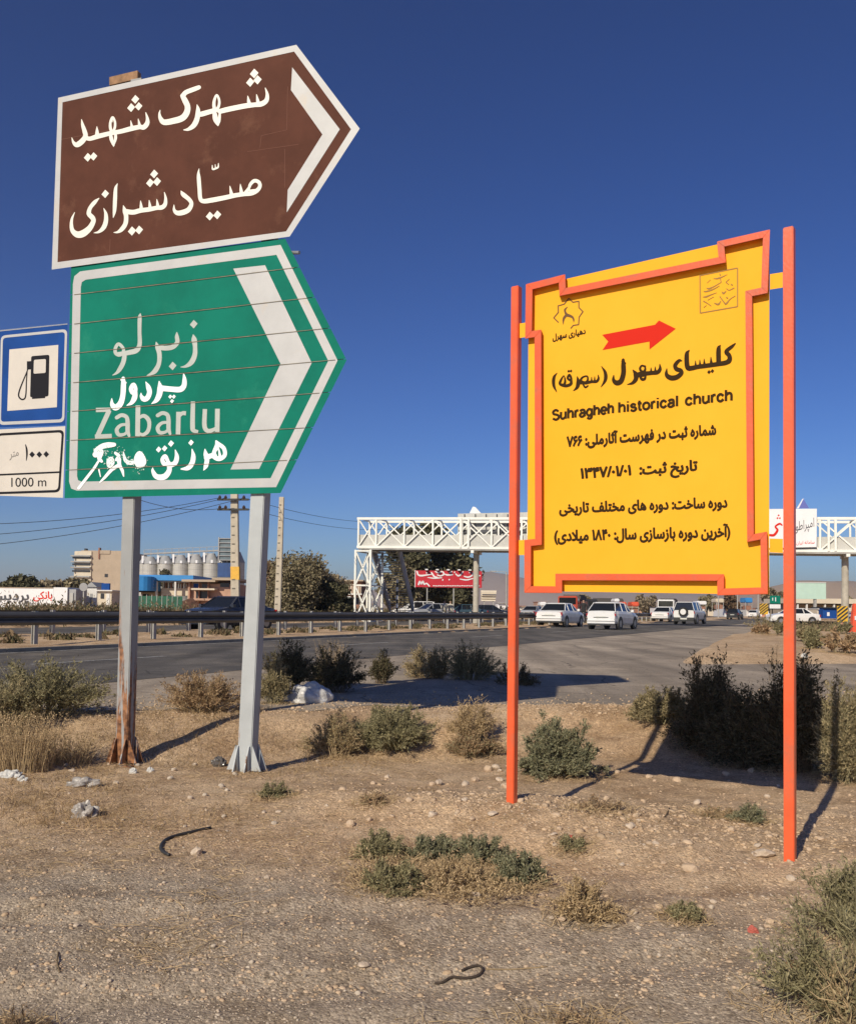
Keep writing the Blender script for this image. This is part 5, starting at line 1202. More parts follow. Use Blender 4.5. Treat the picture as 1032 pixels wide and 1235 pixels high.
# red billboard
b = B_('billboard', 540, 80, 'red billboard with white Persian writing in front of dark trees', 'billboard')
M_BBR = mat('red_billboard_sheet', (.50, .015, .03), .5, var=.05, scale=1); b.box('board', 500.5, 580.5, 688.5, 708.5, M_BBR, .3)
RP = Plane(Vector((-30, D(540, 738, 80).y, 0)), Vector((30, D(540, 738, 80).y, 0)))
ik = Ink(RP, 425, 600, 7.72, off=.03)
for q in ([(600,690,14),(612,720,14),(640,728,16),(690,722,12),(735,715,8)],[(735,700,12),(760,735,14),(790,745,12)],[(770,690,8),(800,700,14),(835,690,12),(850,715,14),(820,730,12),(790,722,10)],[(860,715,10),(885,722,14),(930,718,12)],[(905,700,10),(925,690,10)],
          [(960,712,10),(985,730,14),(1010,715,12),(1030,690,8)],[(1040,735,10),(1075,742,14),(1110,728,12),(1120,700,8)],[(1000,760,8),(1060,768,12),(1120,755,8)],[(1130,700,8),(1150,735,14),(1185,728,12)],[(700,745,6),(760,752,12),(830,748,8)],
          [(615,810,16),(625,780,12),(640,805,14),(655,780,12),(668,808,14),(690,800,12),(715,825,12)]): ik.st(*q)
for x in range(750, 1190, 22): ik.st((x,822 + (x % 3),7), (x+13,824 - (x % 4),8), smooth=False)
for x, y in ((690,702),(840,768),(900,765),(950,696),(1090,698),(1160,700)): ik.dot(x, y, 9)
keep(ik.done('lettering', M_BAN, b.root), b.root)['kind'] = 'stuff'
b.box('edge', 499.6, 500.4, 688, 709, M_BAN, .35, -.02)
for x in (512, 525, 538, 551, 564): b.box('floodlight', x, x + 3.4, 686.8, 688.2, M_BAN, .2, -.5)
for x in (514, 546, 572): b.box('leg', x, x + 1.3, 708.5, 738, M_RPOST, .3, .12)
b = B_('billboard', 589, 94, 'blank cream billboard leaning back beside the bridge pillar', 'billboard')
MB().prism([((580-589)*b.k, 0, b.z(725)), ((597-589)*b.k, 0, b.z(725)), ((599-589)*b.k, .6, b.z(712)), ((580-589)*b.k, .6, b.z(712))], [((580-589)*b.k, .3, b.z(725)), ((597-589)*b.k, .3, b.z(725)), ((599-589)*b.k, .9, b.z(712)), ((580-589)*b.k, .9, b.z(712))]).build('board', M_TAN2, b.root); b.box('leg', 583, 584.3, 725, 740, M_RPOST, .4, .1); b.box('leg', 594, 595.3, 725, 740, M_RPOST, .4, .1)
for y in (715, 718.5, 722): b.box('joint', 580, 598, y, y + .35, M_TAN, .2, -.02)
# right side: pale green billboard, canopy, kiosks, markers, small green sign
b = B_('billboard', 978, 96, 'blank pale green billboard on a pole right of the orange post', 'billboard'); b.box('board', 958, 996, 703, 722.5, mat('pale_mint_sheet', (.46, .62, .52), .6, var=.04, scale=1), .4); b.box('leg', 982.4, 984.6, 722.5, 742, M_RPOST, .4, .1); b.box('edge', 958, 996, 702.3, 703, M_WHITE, .5, -.05)
b = B_('market_roof', 1000, 118, 'long flat pale roof of the roadside station at the right', 'building'); b.box('roof', 955, 1060, 722, 728, M_TAN2, 10); b.box('roof_edge', 955, 1060, 728, 729, M_TRIM, 10, .4); b.box('wall', 960, 1060, 729, 744, M_TAN, 9, 4)
for x in range(962, 1058, 11): b.box('column', x, x + 1.6, 729, 744, M_WHITE, .5, .2)
b = B_('kiosk', 1000, 92, 'small blue kiosk with a white notice', 'kiosk'); b.box('wall', 992, 1008.5, 733.5, 746, M_SBLUE, 2.5); b.box('roof', 991.3, 1009.3, 732.4, 733.5, M_TRIM, 2.8, -.3); b.box('notice', 997, 1000, 738.5, 743, M_BAN, .02, -.03)
b = B_('kiosk', 988, 93, 'narrow cream kiosk touching the blue kiosk', 'kiosk'); b.box('wall', 985, 991, 735, 746, M_TAN2, 2.0); b.box('roof', 984.5, 991.5, 734, 735, M_WHITE, 2.2, -.2)
M_MY = mat('marker_yellow', (.72, .42, .03), .6)
def marker(px0, px1, y0, y1, yb, d, label):
    b = B_('hazard_marker', (px0+px1)/2, d, label, 'hazard marker', 'black and yellow hazard markers'); b.box('board', px0, px1, y0, y1, M_MY, .05)
    x0 = (px0 - b.px)*b.k; x1 = (px1 - b.px)*b.k; z0 = b.z(y1); z1 = b.z(y0); w_ = x1 - x0; n = 4; st = (z1 - z0) / n
    for i in range(-1, n):
        za = z0 + i * st + st * .1; pts = [(x0, za), (x1, za + w_*.8), (x1, za + w_*.8 + st*.5), (x0, za + st*.5)]
        pts = [p for p in pts]; 
        pts = clip([(x, z) for x, z in pts], (x0 - 5, z0 + .01), (x1 + 5, z0 + .01), True); pts = clip(pts, (x0 - 5, z1 - .01), (x1 + 5, z1 - .01), False) if len(pts) > 2 else []
        if len(pts) > 2: MB().prism([(x, -.012, z) for x, z in pts], [(x, -.002, z) for x, z in pts]).build('stripe', M_TRIM, b.root)
    b.box('post', (px0+px1)/2 - 2, (px0+px1)/2 + 2, y1, yb, mat('pink_post', (.55, .25, .18), .7), .08, .06)
marker(1009.5, 1022, 731, 750, 761, 50, 'nearer black and yellow striped marker by the right edge')
marker(916, 926, 728, 741, 744, 78, 'farther black and yellow striped marker left of the orange post')
b = B_('road_barrier', 1033, 42, 'orange plastic road barrier cut off by the right edge', 'road barrier'); M_BAR = mat('orange_plastic', (.70, .10, .04), .5, var=.06, scale=2)
MB().prism([((1025-1033)*b.k, -.25, b.z(766)), ((1043-1033)*b.k, -.25, b.z(766)), ((1041-1033)*b.k, -.1, b.z(728)), ((1028.5-1033)*b.k, -.1, b.z(728))], [((1025-1033)*b.k, .25, b.z(766)), ((1043-1033)*b.k, .25, b.z(766)), ((1041-1033)*b.k, .1, b.z(728)), ((1028.5-1033)*b.k, .1, b.z(728))]).build('body', M_BAR, b.root, bevel=.03)
b.box('band', 1028, 1040, 743, 748, M_BAN, .0, -.235)
b = B_('direction_board', 935.5, 108, 'small green highway sign between the panel and the right orange post', 'sign'); b.box('board', 928.5, 941, 718.5, 728, M_SGREEN, .1); b.box('lower_board', 928, 941, 729, 734, M_BAN, .1); b.box('post', 931, 932, 728, 744, M_RPOST, .1, .1)
for q in ((931, 724.5, 721), (934.5, 725.5, 720.5)): b.box('symbol', q[0], q[0]+1, q[2], q[1], M_BAN, 0, -.03)
WH = [(600, 'left of the left orange post'), (618, 'just right of the left orange post'), (640, 'above the left white saloon'), (665, 'by the red lorry'), (690, 'right of the red lorry'), (710, 'above the left half of the white hatchback'), (730, 'above the right half of the white hatchback'),
      (750, 'over the first orange stall'), (765, 'over the second orange stall'), (780, 'left of the white lorry'), (797, 'behind the white lorry'), (815, 'above the white jeep'), (835, 'right of the white jeep'), (850, 'midway between jeep and dark car'), (866, 'left above the distant dark car'), (882, 'right above the distant dark car'),
      (897, 'above the tiny white car'), (912, 'behind the farther striped marker'), (927, 'behind the small green sign'), (942, 'behind the right orange post'), (2000, 'right of the right orange post')]
SEEN = {}
def where(x):
    for i, (a, t) in enumerate(WH):
        if x < a: break
    SEEN[t] = SEEN.get(t, 0) + 1
    return t if SEEN[t] == 1 else t + ', second one'
# straggling roadside town seen under the yellow panel
rt = random.Random(5); cols = [M_TAN, M_TAN2, M_PINK, M_WHITE, M_BRICK, M_BAN]; k = 0
adj = ['tan', 'cream', 'pinkish', 'white', 'brick', 'bright white']
x = 600.0
while x < 958:
    w_ = rt.uniform(8, 18); h_ = rt.uniform(6, 13); dd = rt.uniform(170, 260); i = rt.randrange(6); base_y = 738 + (x - 516) * .0122
    b = B_('house', x + w_/2, dd, 'low %s far-off building %s' % (adj[i], where(x)), 'building', 'far roadside buildings')
    b.box('wall', x, x + w_, base_y - h_, base_y + 6, cols[i], 8); b.box('roof', x - .6, x + w_ + .6, base_y - h_ - 1, base_y - h_, rt.choice([M_ROOFG, M_TAN, M_BRICK, M_TRIM]), 8.5, -.8)
    nw = max(1, int(w_ / 5))
    for q in range(nw): xx = x + (q + .35) * w_ / nw; b.box('window', xx, xx + w_/nw*.35, base_y - h_*.72, base_y - h_*.40, M_WIN, 0, -.08)
    if rt.random() < .5: b.box('door', x + w_*.4, x + w_*.4 + 2, base_y - h_*.4, base_y + 1, rt.choice([M_SBLUE, M_BRICK, M_GRN, M_TRIM]), 0, -.1)
    x += w_ * rt.uniform(.75, 1.25); k += 1
# stalls, awnings and roadside goods
for i, (px, d, y0, y1, wx, m, lb) in enumerate([
    (751, 120, 726, 738, 9, M_BAR, 'orange tarpaulin stall right of the white hatchback roof'), (766, 120, 726, 736, 9, M_BAR, 'second orange tarpaulin stall below the yellow panel'),
    (744, 118, 722, 730, 6, M_BAN, 'white awning above the hatchback'), (846, 150, 725, 733, 12, M_BAN, 'white covered stall right of the jeep'), (868, 150, 722, 731, 10, M_TAN2, 'cream covered stall above the distant dark car'),
    (903, 140, 721, 732, 9, M_BLUER, 'small blue covered stall by the right corner of the panel'), (655, 104, 726, 735, 8, M_BAN, 'white awning beside the left orange post'), (1024, 110, 733, 743, 8, M_TAN2, 'cream stall behind the striped marker')]):
    b = B_('market_stall', px, d, lb, 'stall'); b.box('cover', px - wx/2, px + wx/2, y0, y0 + (y1-y0)*.55, m, 2.5, bevel=.1)
    for xx in (px - wx/2 + .4, px + wx/2 - .9):
        for yy in (0.1, 2.2): b.box('pole', xx, xx + .5, y0 + 3, y1 + 4, M_RPOST, yy + .1, yy)
    b.box('table', px - wx/2 + 1, px + wx/2 - 1, y1 - 1.5, y1 + 3.5, M_BRICK, 1.5, .3)
for i, (px, d, yt, wpx, m, lb) in enumerate([(780, 210, 716, 26, L_GREY, 'dusty tree in the far town below the panel centre'), (852, 190, 718, 22, L_OLIVE, 'olive tree in the far town above the jeep'), (700, 200, 718, 22, L_OLIVE, 'olive tree behind the red lorry'), (932, 150, 708, 24, L_GREY, 'sparse tree above the small green sign'), (880, 200, 714, 20, L_RUST, 'brownish tree in the far town right of the panel centre'), (1022, 140, 720, 18, L_OLIVE, 'low tree behind the thin white pole')]):
    tree(tb(px, d), th(px, yt, d), wpx * d / F_PX, lb, m, lf=.5, n=1800, seed=i + 90, trunk=.2)
# ================================================================ PEOPLE (far off, by the roadside)
def person(pos, rz, label, top, legs, arm=0.0):
    root = empty('person', pos, rz, label=label, cat='person', group=None); H = 1.72
    vs = {'pel': (0, 0, .95, .15, .11), 'che': (0, 0, 1.28, .17, .12), 'nek': (0, 0, 1.48, .065, .065), 'hd0': (0, .01, 1.58, .085, .095), 'hd1': (0, .01, 1.68, .075, .085),
          'hl': (-.10, 0, .90, .095, .095), 'kl': (-.12, .03, .50, .065, .065), 'al': (-.13, 0, .09, .045, .045), 'tl': (-.14, .14, .04, .04, .035),
          'hr': (.10, 0, .90, .095, .095), 'kr': (.12, .06, .50, .065, .065), 'ar': (.13, -.04, .09, .045, .045), 'tr': (.14, .10, .04, .04, .035),
          'sl': (-.20, 0, 1.40, .06, .06), 'el': (-.26, .02, 1.14, .045, .045), 'wl': (-.27, .10, .90, .032, .032), 'dl': (-.27, .13, .82, .04, .025),
          'sr': (.20, 0, 1.40, .06, .06), 'er': (.27, .04 + arm*.2, 1.14 + arm*.1, .045, .045), 'wr': (.25, .14 + arm*.25, .92 + arm*.35, .032, .032), 'dr': (.24, .17 + arm*.3, .85 + arm*.4, .04, .025)}
    ed = [('pel','che'),('che','nek'),('nek','hd0'),('hd0','hd1'),('pel','hl'),('hl','kl'),('kl','al'),('al','tl'),('pel','hr'),('hr','kr'),('kr','ar'),('ar','tr'),('che','sl'),('sl','el'),('el','wl'),('wl','dl'),('che','sr'),('sr','er'),('er','wr'),('wr','dr')]
    ks = list(vs); me = bpy.data.meshes.new('body'); me.from_pydata([vs[k_][:3] for k_ in ks], [(ks.index(a), ks.index(b)) for a, b in ed], [])
    o = link('body', me, root); sk = o.modifiers.new('skin', 'SKIN'); 
    for i, k_ in enumerate(ks): me.skin_vertices[0].data[i].radius = vs[k_][3:5]
    me.skin_vertices[0].data[0].use_root = True
    su = o.modifiers.new('sub', 'SUBSURF'); su.levels = su.render_levels = 1
    dg = bpy.context.evaluated_depsgraph_get(); me2 = bpy.data.meshes.new_from_object(o.evaluated_get(dg)); o.modifiers.clear(); o.data = me2
    me2.materials.clear()
    for mm in (top, legs, M_SKIN, M_HAIR): me2.materials.append(mm)
    for p in me2.polygons:
        c = p.center; p.use_smooth = True
        p.material_index = 3 if (c.z > 1.66 or (c.z > 1.56 and c.y < -.02)) else 2 if (c.z > 1.46 or (abs(c.x) > .2 and c.z < .95)) else 0 if c.z > .93 else 1
    return root
M_SKIN = mat('skin', (.35, .20, .14), .6); M_HAIR = mat('dark_hair', (.02, .015, .012), .7)
CB = mat('black_cloth', (.02, .02, .022), .9); CL = mat('light_cloth', (.55, .50, .40), .9); CN = mat('navy_cloth', (.03, .04, .08), .9); CK = mat('khaki_cloth', (.22, .18, .12), .9)
for px, d, rz, lb, a_, b__, ar in ((703.5, 66, 2.6, 'person in black standing on the median between the two nearest white cars', CB, CB, .3), (536, 76, 3.3, 'person in light clothes right of the silver hatchback', CL, CK, 0), (543, 76.5, 2.9, 'second person in light clothes, just right of the first', CL, CL, .5), (573, 80, 3.0, 'person in dark clothes beside the bridge pillar', CB, CN, 0)):
    p = at(px, d); person((p[0], p[1], h1(p[0], p[1])), rz, lb, a_, b__, ar)
# ================================================================ SHRUBS AND WEEDS
F_GREEN = leafmat('grey_green_leaves', (.21, .19, .10), (.33, .28, .155), .35, .15)
F_BLUE = leafmat('blue_green_leaves', (.17, .17, .10), (.28, .255, .155), .35, .15)
F_OLV = leafmat('olive_leaves', (.25, .205, .11), (.38, .30, .17), .35, .15)
F_DRY = leafmat('straw_leaves', (.38, .27, .145), (.54, .41, .24), .30, .15)
F_BRN = leafmat('brown_dry_leaves', (.28, .18, .10), (.42, .29, .17), .35, .12)
F_DK = leafmat('dark_shaded_leaves', (.085, .077, .042), (.16, .135, .075), .35, .12)  # dark leaf colour; shade on the bushes behind the signs is put into it
T_BRN = mat('brown_twigs', (.20, .145, .09), .9, island=.3, spec=.1); T_DRY = mat('straw_stems', (.40, .29, .165), .9, island=.3, spec=.1); T_GRY = mat('grey_green_stems', (.27, .235, .135), .9, island=.3, spec=.1)
def ribbons(P, w0, w1):
    """P: (n, k, 3) polylines -> narrow tapering strips"""
    n, k, _ = P.shape; d = P[:, -1] - P[:, 0]; s = np.cross(d, RNG.normal(size=(n, 3))); s /= np.linalg.norm(s, axis=1)[:, None] + 1e-9
    t = np.linspace(0, 1, k)[None, :, None]; w_ = (w0 * (1 - t) + w1 * t) / 2
    A = P + s[:, None, :] * w_; Bv = P - s[:, None, :] * w_
    V = np.stack([A, Bv], 2).reshape(n, k * 2, 3); base = (np.arange(n) * k * 2)[:, None, None]
    q = np.arange(k - 1)[None, :, None] * 2 + np.array([0, 1, 3, 2])[None, None, :]
    return V.reshape(-1, 3), (base + q).reshape(-1, 4)
def join(parts):
    V = []; F_ = []; b = 0
    for v, f in parts: V.append(v); F_.append(f + b); b += len(v)
    return np.concatenate(V), np.concatenate(F_)
def shrub(pos, w_, d_, h, label, fol, tw, stems=60, twigs=22, lv=9, lsz=.012, laspect=2.6, droop=.0, spread=1.0, group=None, cat='shrub', flat=.15, tl=(.13, .34), lean=(0, 0), seed=0, name='shrub', clump=0.0):
    global RNG
    RNG = np.random.default_rng(seed + 1000); lv = max(1, int(lv * .62)); lsz *= .78; twigs = int(twigs * 1.15)
    root = empty(name, pos, label=label, cat=cat, group=group); n = stems
    a = RNG.uniform(0, 6.283, n); r = np.sqrt(RNG.uniform(0, 1, n)); b0 = np.stack([np.cos(a) * r * w_ * .20, np.sin(a) * r * d_ * .20, np.full(n, -.02)], 1)
    a2 = a + RNG.normal(size=n) * .5; el = np.clip(RNG.uniform(flat, 1.0, n) ** .8, .05, 1); rr = np.sqrt(np.clip(1 - (el * .92) ** 2, .02, 1)) * RNG.uniform(.5, 1.12, n)
    lump = 1 + .22 * np.sin(a2 * 3 + seed) + .15 * np.sin(a2 * 5 + seed * 2)
    tip = np.stack([np.cos(a2) * rr * w_ / 2 * lump + lean[0], np.sin(a2) * rr * d_ / 2 * lump + lean[1], h * el * RNG.uniform(.6, 1.12, n)], 1)
    mid = (b0 + tip) / 2 + np.stack([RNG.normal(size=n) * w_ * .04, RNG.normal(size=n) * d_ * .04, h * (.14 - droop) * np.ones(n)], 1)
    t = np.linspace(0, 1, 6)[None, :, None]; S = b0[:, None] * (1-t)**2 + 2 * mid[:, None] * t * (1-t) + tip[:, None] * t**2
    m = n * twigs; si = RNG.integers(0, n, m); tt = RNG.uniform(.22, 1.0, m) ** .8; st = np.stack([np.interp(tt, np.linspace(0, 1, 6), np.arange(6))], 0)[0]
    i0 = np.clip(st.astype(int), 0, 4); fr_ = (st - i0)[:, None]; p0 = S[si, i0] * (1 - fr_) + S[si, i0 + 1] * fr_
    dd = S[si, i0 + 1] - S[si, i0]; dd /= np.linalg.norm(dd, axis=1)[:, None] + 1e-9
    dr = dd * .9 + RNG.normal(size=(m, 3)) * .62 + np.array([0, 0, .22]); dr /= np.linalg.norm(dr, axis=1)[:, None]
    ln = RNG.uniform(tl[0], tl[1], m) * h * (1.15 - .5 * tt); p1 = p0 + dr * ln[:, None]; pm = (p0 + p1) / 2 + RNG.normal(size=(m, 3)) * ln[:, None] * .08
    T = np.stack([p0, pm, p1], 1)
    nd = max(6, int(n * .3)); a3 = RNG.uniform(0, 6.283, nd); e3 = RNG.uniform(.1, 1, nd); r3 = RNG.uniform(.6, 1.25, nd) * np.sqrt(1 - (e3 * .8) ** 2)      # bare dead stems that stick out
    tp = np.stack([np.cos(a3) * r3 * w_ / 2, np.sin(a3) * r3 * d_ / 2, h * e3 * RNG.uniform(.7, 1.25, nd)], 1); q0 = tp * .12; q0[:, 2] = -.02; qm = (q0 + tp) / 2 + RNG.normal(size=(nd, 3)) * .04 * w_; X_ = q0[:, None] * (1-t)**2 + 2 * qm[:, None] * t * (1-t) + tp[:, None] * t**2
    V, F_ = join([ribbons(S, .006 + .004 * h, .0022), ribbons(T, .0032, .0014), ribbons(X_, .004 + .003 * h, .0015)]); V[:, 2] = np.maximum(V[:, 2], -.03)
    link('branches', mesh_arrays('branches', V, F_, tw), root)
    if w_ < 3:
        nb = int(120 + 700 * w_); a4 = RNG.uniform(0, 6.283, nb); r4 = RNG.uniform(.15, .72, nb); bb = np.stack([np.cos(a4) * r4 * w_, np.sin(a4) * r4 * d_, np.zeros(nb)], 1); bb[:, 2] = hgt(bb[:, 0] + pos[0], bb[:, 1] + pos[1]) - pos[2] + .002
        tb_ = bb + np.stack([RNG.normal(size=nb) * .04, RNG.normal(size=nb) * .04, RNG.uniform(.0, .045, nb)], 1); V2, F2 = ribbons(np.stack([bb, (bb + tb_) / 2 + np.array([0, 0, .006]), tb_], 1), .003, .0014); link('dead_grass', mesh_arrays('dead_grass', V2, F2, T_DRY), root)['kind'] = 'stuff'
    q = m * lv; ti = RNG.integers(0, m, q); u = RNG.uniform(.1, 1.02, q)[:, None]; C = p0[ti] * (1 - u) + p1[ti] * u + RNG.normal(size=(q, 3)) * .006
    keep_ = C[:, 2] > .004; 
    if clump: keep_ &= (np.sin(C[:, 0] * 17 / max(w_, .2) + seed) + np.sin(C[:, 1] * 13 / max(d_, .2) + 2 * seed) + np.sin(C[:, 2] * 19 / max(h, .2))) > -clump
    C = C[keep_]; V, F_ = leaves(C, lsz, laspect, dirs=dr[ti][keep_] * .9); link('foliage', mesh_arrays('foliage', V, F_, fol), root)
    return root
def grass(pos, w_, d_, h, label, m, n=500, seed=0, group=None, cat='dry grass', name='grass_clump', out=.5, wd=.004):
    global RNG
    RNG = np.random.default_rng(seed + 3000); root = empty(name, pos, label=label, cat=cat, group=group)
    a = RNG.uniform(0, 6.283, n); r = np.sqrt(RNG.uniform(0, 1, n)); b0 = np.stack([np.cos(a) * r * w_/2, np.sin(a) * r * d_/2, np.full(n, -.02)], 1)
    hh = h * RNG.uniform(.35, 1.05, n); dx = RNG.normal(size=(n, 2)) * out * hh[:, None] * .5 + np.stack([np.cos(a), np.sin(a)], 1) * (r * out * hh * .5)[:, None]
    t = np.linspace(0, 1, 5)[None, :, None]; tip = b0 + np.concatenate([dx, hh[:, None]], 1); mid = b0 + np.concatenate([dx * .25, hh[:, None] * .6], 1)
    S = b0[:, None] * (1-t)**2 + 2 * mid[:, None] * t * (1-t) + tip[:, None] * t**2
    V, F_ = ribbons(S, wd, wd * .3); link('blades', mesh_arrays('blades', V, F_, m), root)
    k = n * 5; ti = RNG.integers(0, n, k); u = RNG.uniform(.7, 1.0, k); C = S[ti, 4] * u[:, None] + S[ti, 2] * (1 - u)[:, None] + RNG.normal(size=(k, 3)) * .006
    V, F_ = leaves(C, .006, 2.5); link('seed_heads', mesh_arrays('seed_heads', V, F_, m), root)
    return root
def S_(pxl, pxr, ytop, ybot, label, fol, tw, depth_f=.8, fn=shrub, ws=1.0, hs=1.0, **k):
    """a shrub standing where the photograph shows its foot, as wide and high as it is there"""
    b = GT((pxl + pxr) / 2, ybot - 1.0); s = b.y / F_PX; w_ = (pxr - pxl) * s * ws; dd = w_ * depth_f
    pos = b + Vector((b.x, b.y, 0)).normalized() * dd * .38; pos.z = h1(pos.x, pos.y); s = pos.y / F_PX
    top = D((pxl + pxr) / 2, ytop, pos.y).z; h = max(.05, top - pos.z) * hs
    if fn is shrub: return shrub(pos, w_, dd, h, label, fol, tw, **k)
    return grass(pos, w_, dd, h, label, fol, **k)
S_(-34, 132, 797, 892, 'large grey-green bush at the left edge beside the rusty post', F_GREEN, T_GRY, stems=150, twigs=26, lv=8, lsz=.013, seed=1, clump=1.2)
S_(-30, 50, 822, 884, 'second bush behind the golden grass at the left edge', F_OLV, T_GRY, stems=70, twigs=20, lv=8, lsz=.013, seed=2)
S_(-14, 62, 858, 934, 'tall golden dry grass clump at the left edge', T_DRY, None, fn=grass, n=900, seed=1, out=.35)
S_(50, 110, 880, 925, 'short straw grass between the golden clump and the rusty post', T_DRY, None, fn=grass, n=400, seed=2, out=.8)
S_(186, 300, 810, 866, 'brown dry bush between the two grey posts', F_BRN, T_DRY, stems=110, twigs=24, lv=6, lsz=.011, seed=3, flat=.2)
S_(312, 352, 800, 852, 'greyish tuft just right of the second grey post', F_OLV, T_GRY, stems=50, twigs=20, lv=7, lsz=.012, seed=4)
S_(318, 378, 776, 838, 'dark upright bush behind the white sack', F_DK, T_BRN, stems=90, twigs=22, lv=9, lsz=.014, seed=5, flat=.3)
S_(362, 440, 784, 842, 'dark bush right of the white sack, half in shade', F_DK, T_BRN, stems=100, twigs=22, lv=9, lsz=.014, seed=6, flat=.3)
S_(382, 418, 770, 822, 'straw coloured stalks rising from the dark bushes', T_DRY, None, fn=grass, n=220, seed=3, out=.3)
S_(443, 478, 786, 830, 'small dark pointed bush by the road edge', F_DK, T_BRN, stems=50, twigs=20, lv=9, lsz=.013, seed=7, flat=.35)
S_(474, 560, 782, 824, 'yellowish bush left of the orange post by the road edge', F_OLV, T_DRY, stems=110, twigs=22, lv=7, lsz=.013, seed=8)
S_(530, 604, 776, 826, 'taller olive bush touching the left orange post', F_OLV, T_GRY, stems=100, twigs=22, lv=8, lsz=.013, seed=9, flat=.25)
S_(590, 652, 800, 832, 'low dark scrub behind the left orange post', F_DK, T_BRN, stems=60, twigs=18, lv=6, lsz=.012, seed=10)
S_(372, 440, 862, 918, 'pale straw left part of the grey-green mid bush', F_OLV, T_DRY, stems=80, twigs=22, lv=6, lsz=.010, seed=11, flat=.1)
S_(408, 528, 852, 916, 'wide grey-green bush between the grey and orange posts', F_GREEN, T_GRY, stems=150, twigs=26, lv=9, lsz=.010, seed=12, flat=.12)
S_(536, 604, 840, 884, 'dry yellow weed left of the orange post', F_DRY, T_DRY, stems=60, twigs=20, lv=6, lsz=.010, seed=13)
S_(528, 612, 884, 920, 'low dry grey weed at the foot of the dirt heap', F_BRN, T_GRY, stems=90, twigs=20, lv=6, lsz=.009, seed=14)
S_(624, 722, 866, 942, 'dense blue-green bush right of the left orange post', F_BLUE, T_GRY, stems=150, twigs=28, lv=12, lsz=.012, seed=15, flat=.05, tl=(.12, .24), clump=1.6)
S_(752, 838, 832, 896, 'olive bush at the left of the shaded mass', F_OLV, T_GRY, stems=130, twigs=24, lv=9, lsz=.012, seed=16, flat=.1)
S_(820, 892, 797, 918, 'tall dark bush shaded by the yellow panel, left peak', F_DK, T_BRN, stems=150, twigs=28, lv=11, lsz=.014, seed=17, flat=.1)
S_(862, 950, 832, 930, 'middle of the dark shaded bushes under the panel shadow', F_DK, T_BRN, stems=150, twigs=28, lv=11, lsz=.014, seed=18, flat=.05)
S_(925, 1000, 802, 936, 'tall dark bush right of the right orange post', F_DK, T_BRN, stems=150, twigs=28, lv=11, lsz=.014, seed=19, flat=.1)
S_(982, 1062, 836, 948, 'olive bush cut off by the right edge beside the post shadow', F_OLV, T_GRY, stems=150, twigs=26, lv=9, lsz=.012, seed=20, flat=.08)
S_(912, 944, 768, 826, 'single thin dry stalk standing above the dark bushes', F_BRN, T_BRN, stems=5, twigs=16, lv=1, lsz=.010, seed=21, flat=.8, depth_f=1.0, tl=(.08, .2))
# low sprawling weeds in the foreground
S_(424, 492, 1000, 1040, 'far left grey-green tuft of the sprawling foreground weeds', F_GREEN, T_GRY, stems=70, twigs=22, lv=8, lsz=.008, seed=22, hs=.85, flat=.02)
S_(426, 520, 1034, 1082, 'nearest grey-green tuft of the sprawling foreground weeds', F_GREEN, T_GRY, stems=80, twigs=22, lv=7, lsz=.008, seed=23, hs=.85, flat=.02, depth_f=.7)
S_(486, 560, 1002, 1042, 'middle blue-green tuft of the sprawling foreground weeds', F_BLUE, T_GRY, stems=80, twigs=22, lv=9, lsz=.008, seed=24, hs=.85, flat=.02)
S_(540, 614, 1006, 1046, 'blue-green tuft right of the middle of the foreground weeds', F_BLUE, T_GRY, stems=70, twigs=22, lv=9, lsz=.008, seed=25, hs=.85, flat=.02)
S_(592, 660, 1024, 1074, 'rightmost blue-green tuft of the foreground weeds', F_BLUE, T_GRY, stems=90, twigs=22, lv=9, lsz=.008, seed=26, hs=.85, flat=.02)
S_(500, 604, 1030, 1080, 'straw stems lying between the green foreground tufts', F_DRY, T_DRY, stems=110, twigs=14, lv=3, lsz=.008, seed=27, hs=.85, flat=.0, depth_f=.9)
S_(664, 746, 1062, 1120, 'dry straw-coloured weed in front of the dirt heap', F_DRY, T_DRY, stems=80, twigs=20, lv=5, lsz=.008, seed=28, flat=.05)
S_(798, 850, 1088, 1116, 'small grey-green weed on the bare gravel', F_GREEN, T_GRY, stems=40, twigs=18, lv=7, lsz=.007, seed=29, flat=.05)
S_(884, 926, 968, 996, 'small green weed left of the right orange post', F_BLUE, T_GRY, stems=40, twigs=18, lv=8, lsz=.008, seed=30, flat=.05)
S_(664, 712, 1008, 1032, 'tiny green weed with a red scrap on the heap', F_GREEN, T_GRY, stems=30, twigs=14, lv=6, lsz=.008, seed=31, flat=.05)
S_(306, 352, 944, 966, 'tiny dark green weed right of the second grey post', F_GREEN, T_GRY, stems=40, twigs=14, lv=7, lsz=.008, seed=32, flat=.05)
S_(842, 888, 972, 990, 'flat brown weed left of the small green one', F_BRN, T_GRY, stems=30, twigs=14, lv=4, lsz=.008, seed=33, flat=.05)
S_(430, 470, 958, 976, 'small dry weed where the gravel begins', F_BRN, T_GRY, stems=30, twigs=14, lv=4, lsz=.008, seed=34, flat=.05)
S_(690, 760, 958, 984, 'sparse reddish dry weed on top of the heap', F_BRN, T_BRN, stems=24, twigs=12, lv=2, lsz=.008, seed=35, flat=.05)
